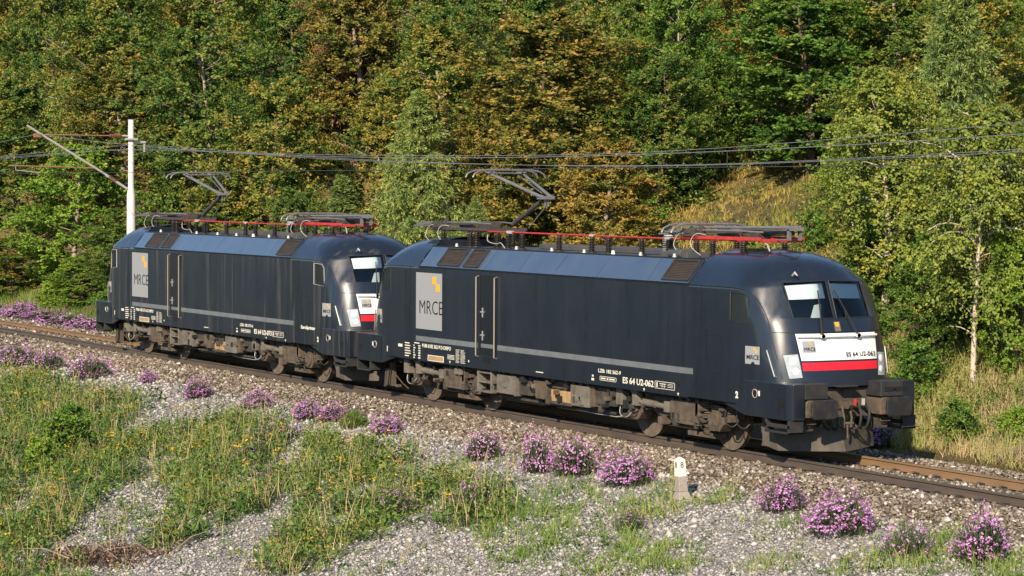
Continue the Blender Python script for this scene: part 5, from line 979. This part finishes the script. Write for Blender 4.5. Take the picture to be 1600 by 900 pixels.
for x, y, wd, h, lb in ((-29.74, -3.77, 1.46, .82, 'pink flower bush at the left edge on the near side of the track'), (-26.92, -3.65, 1.21, .76, 'second pink flower bush from the left on the near side'), (-23.29, -3.59, 1.45, .82, 'wide magenta flower bush below the tail of the trailing locomotive'), (-19.93, -3.02, .6, .40, 'small pale pink bush below the rear bogie of the trailing locomotive'),
  (-15.21, -3.4, .9, .62, 'round pink bush alone on the grey scree below the trailing locomotive'), (-11.46, -3.29, .86, .56, 'pink bush next to a bright grass tuft below the trailing locomotive'), (-8.26, -3.35, .8, .58, 'pink bush below the coupling of the two locomotives'), (-7.19, -3.16, .78, .5, 'low pink bush touching a flowerless green bush'), (-3.98, -3.28, .82, .52, 'pink bush right of the flowerless green bush'),
  (1.27, -3.61, 1.02, .72, 'dense pink bush left of the group of three'), (3.74, -3.7, .86, .95, 'tallest pink bush of the group of three, at its left'), (4.79, -3.46, .96, .88, 'middle pink bush of the group of three'), (6.75, -3.43, 1.12, .76, 'widest pink bush of the group of three, nearest the milestone'), (11.57, -3.17, .92, .64, 'pink bush right of the milestone'), (13.93, -3.68, 1.3, .80, 'wide pink bush behind the pale rock'), (16.15, -4.01, .9, .66, 'loose pink bush right of the pale rock'), (17.39, -3.55, .98, .84, 'tall pink bush in the lower right corner')): flower_bush(x, y, wd, h, lb, x in (16.15,))
for x, y, wd, h, lb in ((4.47, -7.24, .8, .62, 'thin scattering of pink flowers in the weeds at bottom centre'), (5.64, -6.26, .85, .74, 'tall thin pink flowers beside the bright grass'), (10.05, -5.4, .75, .5, 'few pink flowers below the milestone'), (-4.58, -6.37, 1.2, .5, 'sparse pink flowers deep in the weeds'), (-6.4, -5.02, 1.7, .55, 'broad sparse pink flowers at the upper edge of the weeds'), (-13.3, -6.36, .5, .32, 'tiny pink clump among the weeds at the left'), (-1.5, -7.2, .8, .5, 'pink flowers above the gravel gully')): flower_bush(x, y, wd, h, lb, True)
ORD = ('leftmost', 'second', 'third', 'fourth', 'fifth', 'sixth', 'seventh', 'last')
for i, (x, y) in enumerate(((-70, 3.2), (-64, 3.1), (-59, 3.3), (-55, 3.2), (-51.5, 3.5), (-48, 3.3), (-44.8, 3.2), (-41.8, 3.3), (-73, 4.0), (-67, 3.8), (-61, 4.0), (-53, 4.1))): flower_bush(x, y, 2.2, .62, (ORD[i] + ' pink clump from the left, front row of the bed beyond the track') if i < 8 else (('leftmost', 'second', 'third', 'last')[i - 8] + ' pink clump of the rear row of the bed beyond the track'), False, 'pink flower bed beyond the track')
flower_bush(5.4, 3.5, 1.0, .62, 'violet flower bush in the shadow beyond the leading locomotive'); flower_bush(4.5, 4.1, .9, .6, 'violet flower bush half hidden behind the plough'); flower_bush(9.6, 3.9, .8, .4, 'pink bush beyond the track at the right edge')
gb = empty('green_bush', (-5.73, -3.29, float(gh(-5.73, -3.29)))); gb.scale = (.75, .75, .62); tag(gb, 'flowerless green bush between two pink ones', 'bush'); link('foliage', BP[0][0], None, gb); slot(gb.children[0], 'weed'); link('stems', BP[0][2], None, gb)

# ------------------------------------------------------------------ weeds, grass and small flowers: uncounted ground cover
g = np.random.default_rng(21)
def in_view(x, y, pad=1.0):
    lat = (x - CAM.x) * RHX + (y - CAM.y) * RHY; dep = -(x - CAM.x) * RHY + (y - CAM.y) * RHX; return np.abs(lat) < dep * 0.235 + pad
def sample(n, x0, x1, y0, y1, dens):
    x = g.uniform(x0, x1, n); y = g.uniform(y0, y1, n); k = (g.random(n) < dens(x, y)) & in_view(x, y); return x[k], y[k]
def blades(name, x, y, per, hgt, wid, m, tint, lean=.35, label=None, rad_=.07):
    n = len(x); ci = np.repeat(np.arange(n), per); k = n * per; P = np.stack([x[ci] + g.normal(0, rad_, k), y[ci] + g.normal(0, rad_, k)], 1); z = gh(P[:, 0], P[:, 1]) - .02
    hh = hgt[ci] * g.uniform(.5, 1.15, k); A = np.stack([g.normal(0, lean, k), g.normal(0, lean, k), np.ones(k)], 1); Nn = rand_unit(k, g) * np.array((1, 1, .1))
    V = leaf_arrays(np.column_stack([P, z]), A, Nn, hh, np.full(k, wid) * g.uniform(.7, 1.3, k), .18, .35); return V, np.clip(tint[ci] + g.normal(0, .10, k), 0, 1)
def leafy(x, y, per, hgt, rad_, L, W, tint, upn=.8):
    n = len(x); ci = np.repeat(np.arange(n), per); k = n * per; f = g.random(k) ** .8; a = g.uniform(0, 6.28, k); rr = rad_[ci] * g.random(k) ** .5 * (1.1 - .5 * f)
    P = np.stack([x[ci] + rr * np.cos(a), y[ci] + rr * np.sin(a)], 1); z = gh(P[:, 0], P[:, 1]) + hgt[ci] * f; A = np.stack([np.cos(a), np.sin(a), g.uniform(-.2, 1.2, k)], 1) + g.normal(0, .4, (k, 3)); Nn = np.array((0, 0, upn)) + g.normal(0, .5, (k, 3))
    return leaf_arrays(np.column_stack([P, z]), A, Nn, L * g.uniform(.6, 1.3, k), W * g.uniform(.6, 1.3, k)), np.clip(tint[ci] + .25 * (f - .5) + g.normal(0, .09, k), 0, 1)
def stuff(name, parts, m, label): return tag(link(name, leaves_mesh(name, parts), m), label, kind='stuff')
vden = lambda x, y: np.clip(veg_mask(x, y)[0] * 1.0, 0, 1); gden = lambda x, y: np.clip(veg_mask(x, y)[1], 0, 1)
sparse = lambda x, y: np.clip(.10 + .20 * vn(x * 2, y * 2, 5.5), 0, 1) * (y < -2.9)
pa = []
x, y = sample(16000, -34, 9, -20, -4.2, vden); n = len(x); patchy = .45 + .30 * vn(x * .9, y * .9, 3.3)
pa.append(leafy(x, y, 16, g.uniform(.15, .62, n) * (1 + .45 * vn(x * 1.3, y * 1.3, 4.4)), g.uniform(.06, .2, n), .085, .034, patchy + g.normal(0, .16, n)))
x, y = sample(5000, -34, 9, -20, -4.2, vden); n = len(x); pa.append(leafy(x, y, 12, g.uniform(.15, .5, n), g.uniform(.08, .2, n), .14, .08, .34 + .3 * vn(x, y, 7.7)))
x, y = sample(5000, -20, 20, -13, -2.9, lambda x, y: np.maximum(sparse(x, y), gden(x, y) * .8)); n = len(x); pa.append(leafy(x, y, 12, g.uniform(.04, .16, n), g.uniform(.04, .14, n), .07, .035, .42 + .2 * vn(x, y, 1.7)))
stuff('weeds', pa, 'weed', 'mixed green weeds covering the near bank')
pa = []
x, y = sample(5200, -34, 9, -20, -4.2, vden); n = len(x); pa.append(blades('g', x, y, 8, g.uniform(.25, .85, n), .012, None, np.clip(.56 + .35 * vn(x * .7, y * .7, 8.1) + g.normal(0, .12, n), 0, 1)))
x, y = sample(9000, 4, 21, -10.5, -2.7, lambda x, y: gden(x, y) * np.clip(.52 + .6 * vn(x * 3, y * 3, 1.1), .05, 1)); n = len(x); pa.append(blades('g', x, y, 9, g.uniform(.1, .5, n) * g.uniform(.5, 1.1, n), .012, None, np.clip(.40 + .25 * vn(x, y, 6.1) + g.normal(0, .12, n), 0, 1)))
x, y = sample(6000, -12, 21, -12, -2.7, sparse); n = len(x); pa.append(blades('g', x, y, 9, g.uniform(.08, .26, n), .012, None, np.clip(.45 + .2 * vn(x, y, 2.9), 0, 1)))
x, y = sample(2600, -34, 9, -18, -4.2, vden); n = len(x); pa.append(blades('g', x, y, 3, g.uniform(.5, 1.05, n), .014, None, np.clip(.95 + g.normal(0, .1, n), 0, 1), .14))
x, y = sample(1500, -10, 20, -10, -2.9, sparse); n = len(x); pa.append(blades('g', x, y, 3, g.uniform(.2, .6, n), .012, None, np.clip(.9 + g.normal(0, .1, n), 0, 1), .16))
x, y = sample(900, 9, 20, 3.3, 5.2, lambda x, y: .9 + 0 * x); n = len(x); pa.append(blades('g', x, y, 9, g.uniform(.4, .95, n), .014, None, np.clip(.72 + .25 * vn(x * 2, y, 2.9), 0, 1)))
x, y = sample(5000, -2, 10, 3.6, 9, lambda x, y: .55 + .4 * vn(x, y, 3.9)); n = len(x); pa.append(blades('g', x, y, 9, g.uniform(.2, .65, n), .014, None, np.clip(.80 + .25 * vn(x * .8, y * .8, 2.2), 0, 1)))
x, y = sample(1600, -80, -28, 3.2, 6, lambda x, y: .8 + 0 * x); n = len(x); pa.append(blades('g', x, y, 8, g.uniform(.2, .6, n), .022, None, np.clip(.3 + .3 * vn(x * .5, y, 2.2), 0, 1)))
stuff('grass', pa, 'grass', 'green and straw coloured grass tufts on both banks')
x, y = sample(9000, -32, 2, 6, 20, lambda x, y: np.clip(.55 + .4 * vn(x * .5, y * .5, 1.2), 0, 1)); n = len(x)
stuff('dry_grass', [blades('g', x, y, 10, g.uniform(.10, .36, n), .024, None, np.clip(.5 + .35 * vn(x * .45, y * .45, 4.2), 0, 1))], 'drygrass', 'golden dry grass on the hillside clearing')
x, y = sample(7000, -34, 3, 4.5, 20, lambda x, y: np.clip(.35 + .5 * vn(x * .6, y * .6, 6.6), 0, 1)); n = len(x); pa = [leafy(x, y, 15, g.uniform(.2, .7, n), g.uniform(.15, .4, n), .12, .06, .5 + .3 * vn(x * .5, y * .5, 3.0))]
x, y = sample(1100, 2, 12, 3.9, 8.5, lambda x, y: np.clip(.5 + .5 * vn(x, y, 6.6), 0, 1)); n = len(x); pa.append(leafy(x, y, 16, g.uniform(.2, .7, n), g.uniform(.1, .3, n), .09, .045, .5 + .3 * vn(x, y, 3.0)))
stuff('undergrowth', pa, 'weed', 'leafy undergrowth on the clearing and below the birches')
# yellow flower heads carried above the weeds
x, y = sample(1300, -34, 9, -17, -4.4, lambda x, y: vden(x, y) * np.clip(.6 + .8 * vn(x * .8, y * .8, 9.9), 0, 1)); n = len(x); per = 12; ci = np.repeat(np.arange(n), per); k = n * per
P = np.stack([x[ci] + g.normal(0, .06, k), y[ci] + g.normal(0, .06, k)], 1); z = gh(P[:, 0], P[:, 1]) + (g.uniform(.3, .66, n))[ci] + g.normal(0, .03, k); A = rand_unit(k, g) * np.array((1, 1, .3))
stuff('yellow_flowers', [(leaf_arrays(np.column_stack([P, z]), A, np.array((0, 0, 1.)) + g.normal(0, .3, (k, 3)), np.full(k, .05), np.full(k, .045), .02, .5), g.random(k))], 'yellow', 'small yellow tansy heads scattered in the weeds')
# heap of dead bracken and twigs in the lower left corner
db = empty('dead_bracken', (3.6, -12.7, float(gh(3.6, -12.7)))); tag(db, 'heap of reddish dead bracken with pale twigs in the lower left corner', 'dead branches')
n = 2600; d = rand_unit(n, g); d[:, 2] = np.abs(d[:, 2]); P = d * (g.random(n) ** .5)[:, None] * np.array((1.5, 1.5, .34)); P[:, 2] *= .5 + .5 * np.abs(vn(P[:, 0] * 5, P[:, 1] * 5, 1.0)); P = P[vn(P[:, 0] * 4, P[:, 1] * 4, 2.0) > -.25]; n = len(P); link('dead_leaves', leaves_mesh('dead_leaves', [(leaf_arrays(P, rand_unit(n, g), rand_unit(n, g), g.uniform(.05, .13, n), g.uniform(.02, .05, n)), g.random(n))]), 'deadleaf', db)
tw_ = MB()
for i in range(26):
    a = random.uniform(0, 6.28); p = Vector((random.uniform(-.8, .8), random.uniform(-1.2, 1.2), random.uniform(0, .2))); q = p + Vector((math.cos(a), math.sin(a), random.uniform(.1, .7))) * random.uniform(.4, 1.1); tw_.tube([p, (p + q) / 2 + Vector((0, 0, random.uniform(0, .2))), q], [.012, .008, .003], 4)
tw_.build('twigs', 'deadwood', db)

# lettering becomes plain meshes, squeezed to its measured width
bpy.context.view_layer.update()
dg = bpy.context.evaluated_depsgraph_get()
WID = dict(TEXTS)
for o in [o for o in COL.objects if o.type == 'FONT']:
    sx = WID[o] / o.dimensions.x if o in WID and o.dimensions.x > 1e-4 else 1.0
    me = bpy.data.meshes.new_from_object(o.evaluated_get(dg)); cu = o.data
    n = bpy.data.objects.new('lettering', me); COL.objects.link(n); n.parent = o.parent; n.location = o.location; n.rotation_euler = o.rotation_euler; n.scale = (sx, 1, 1)
    if not me.materials: me.materials.append(cu.materials[0])
    bpy.data.objects.remove(o); bpy.data.curves.remove(cu)
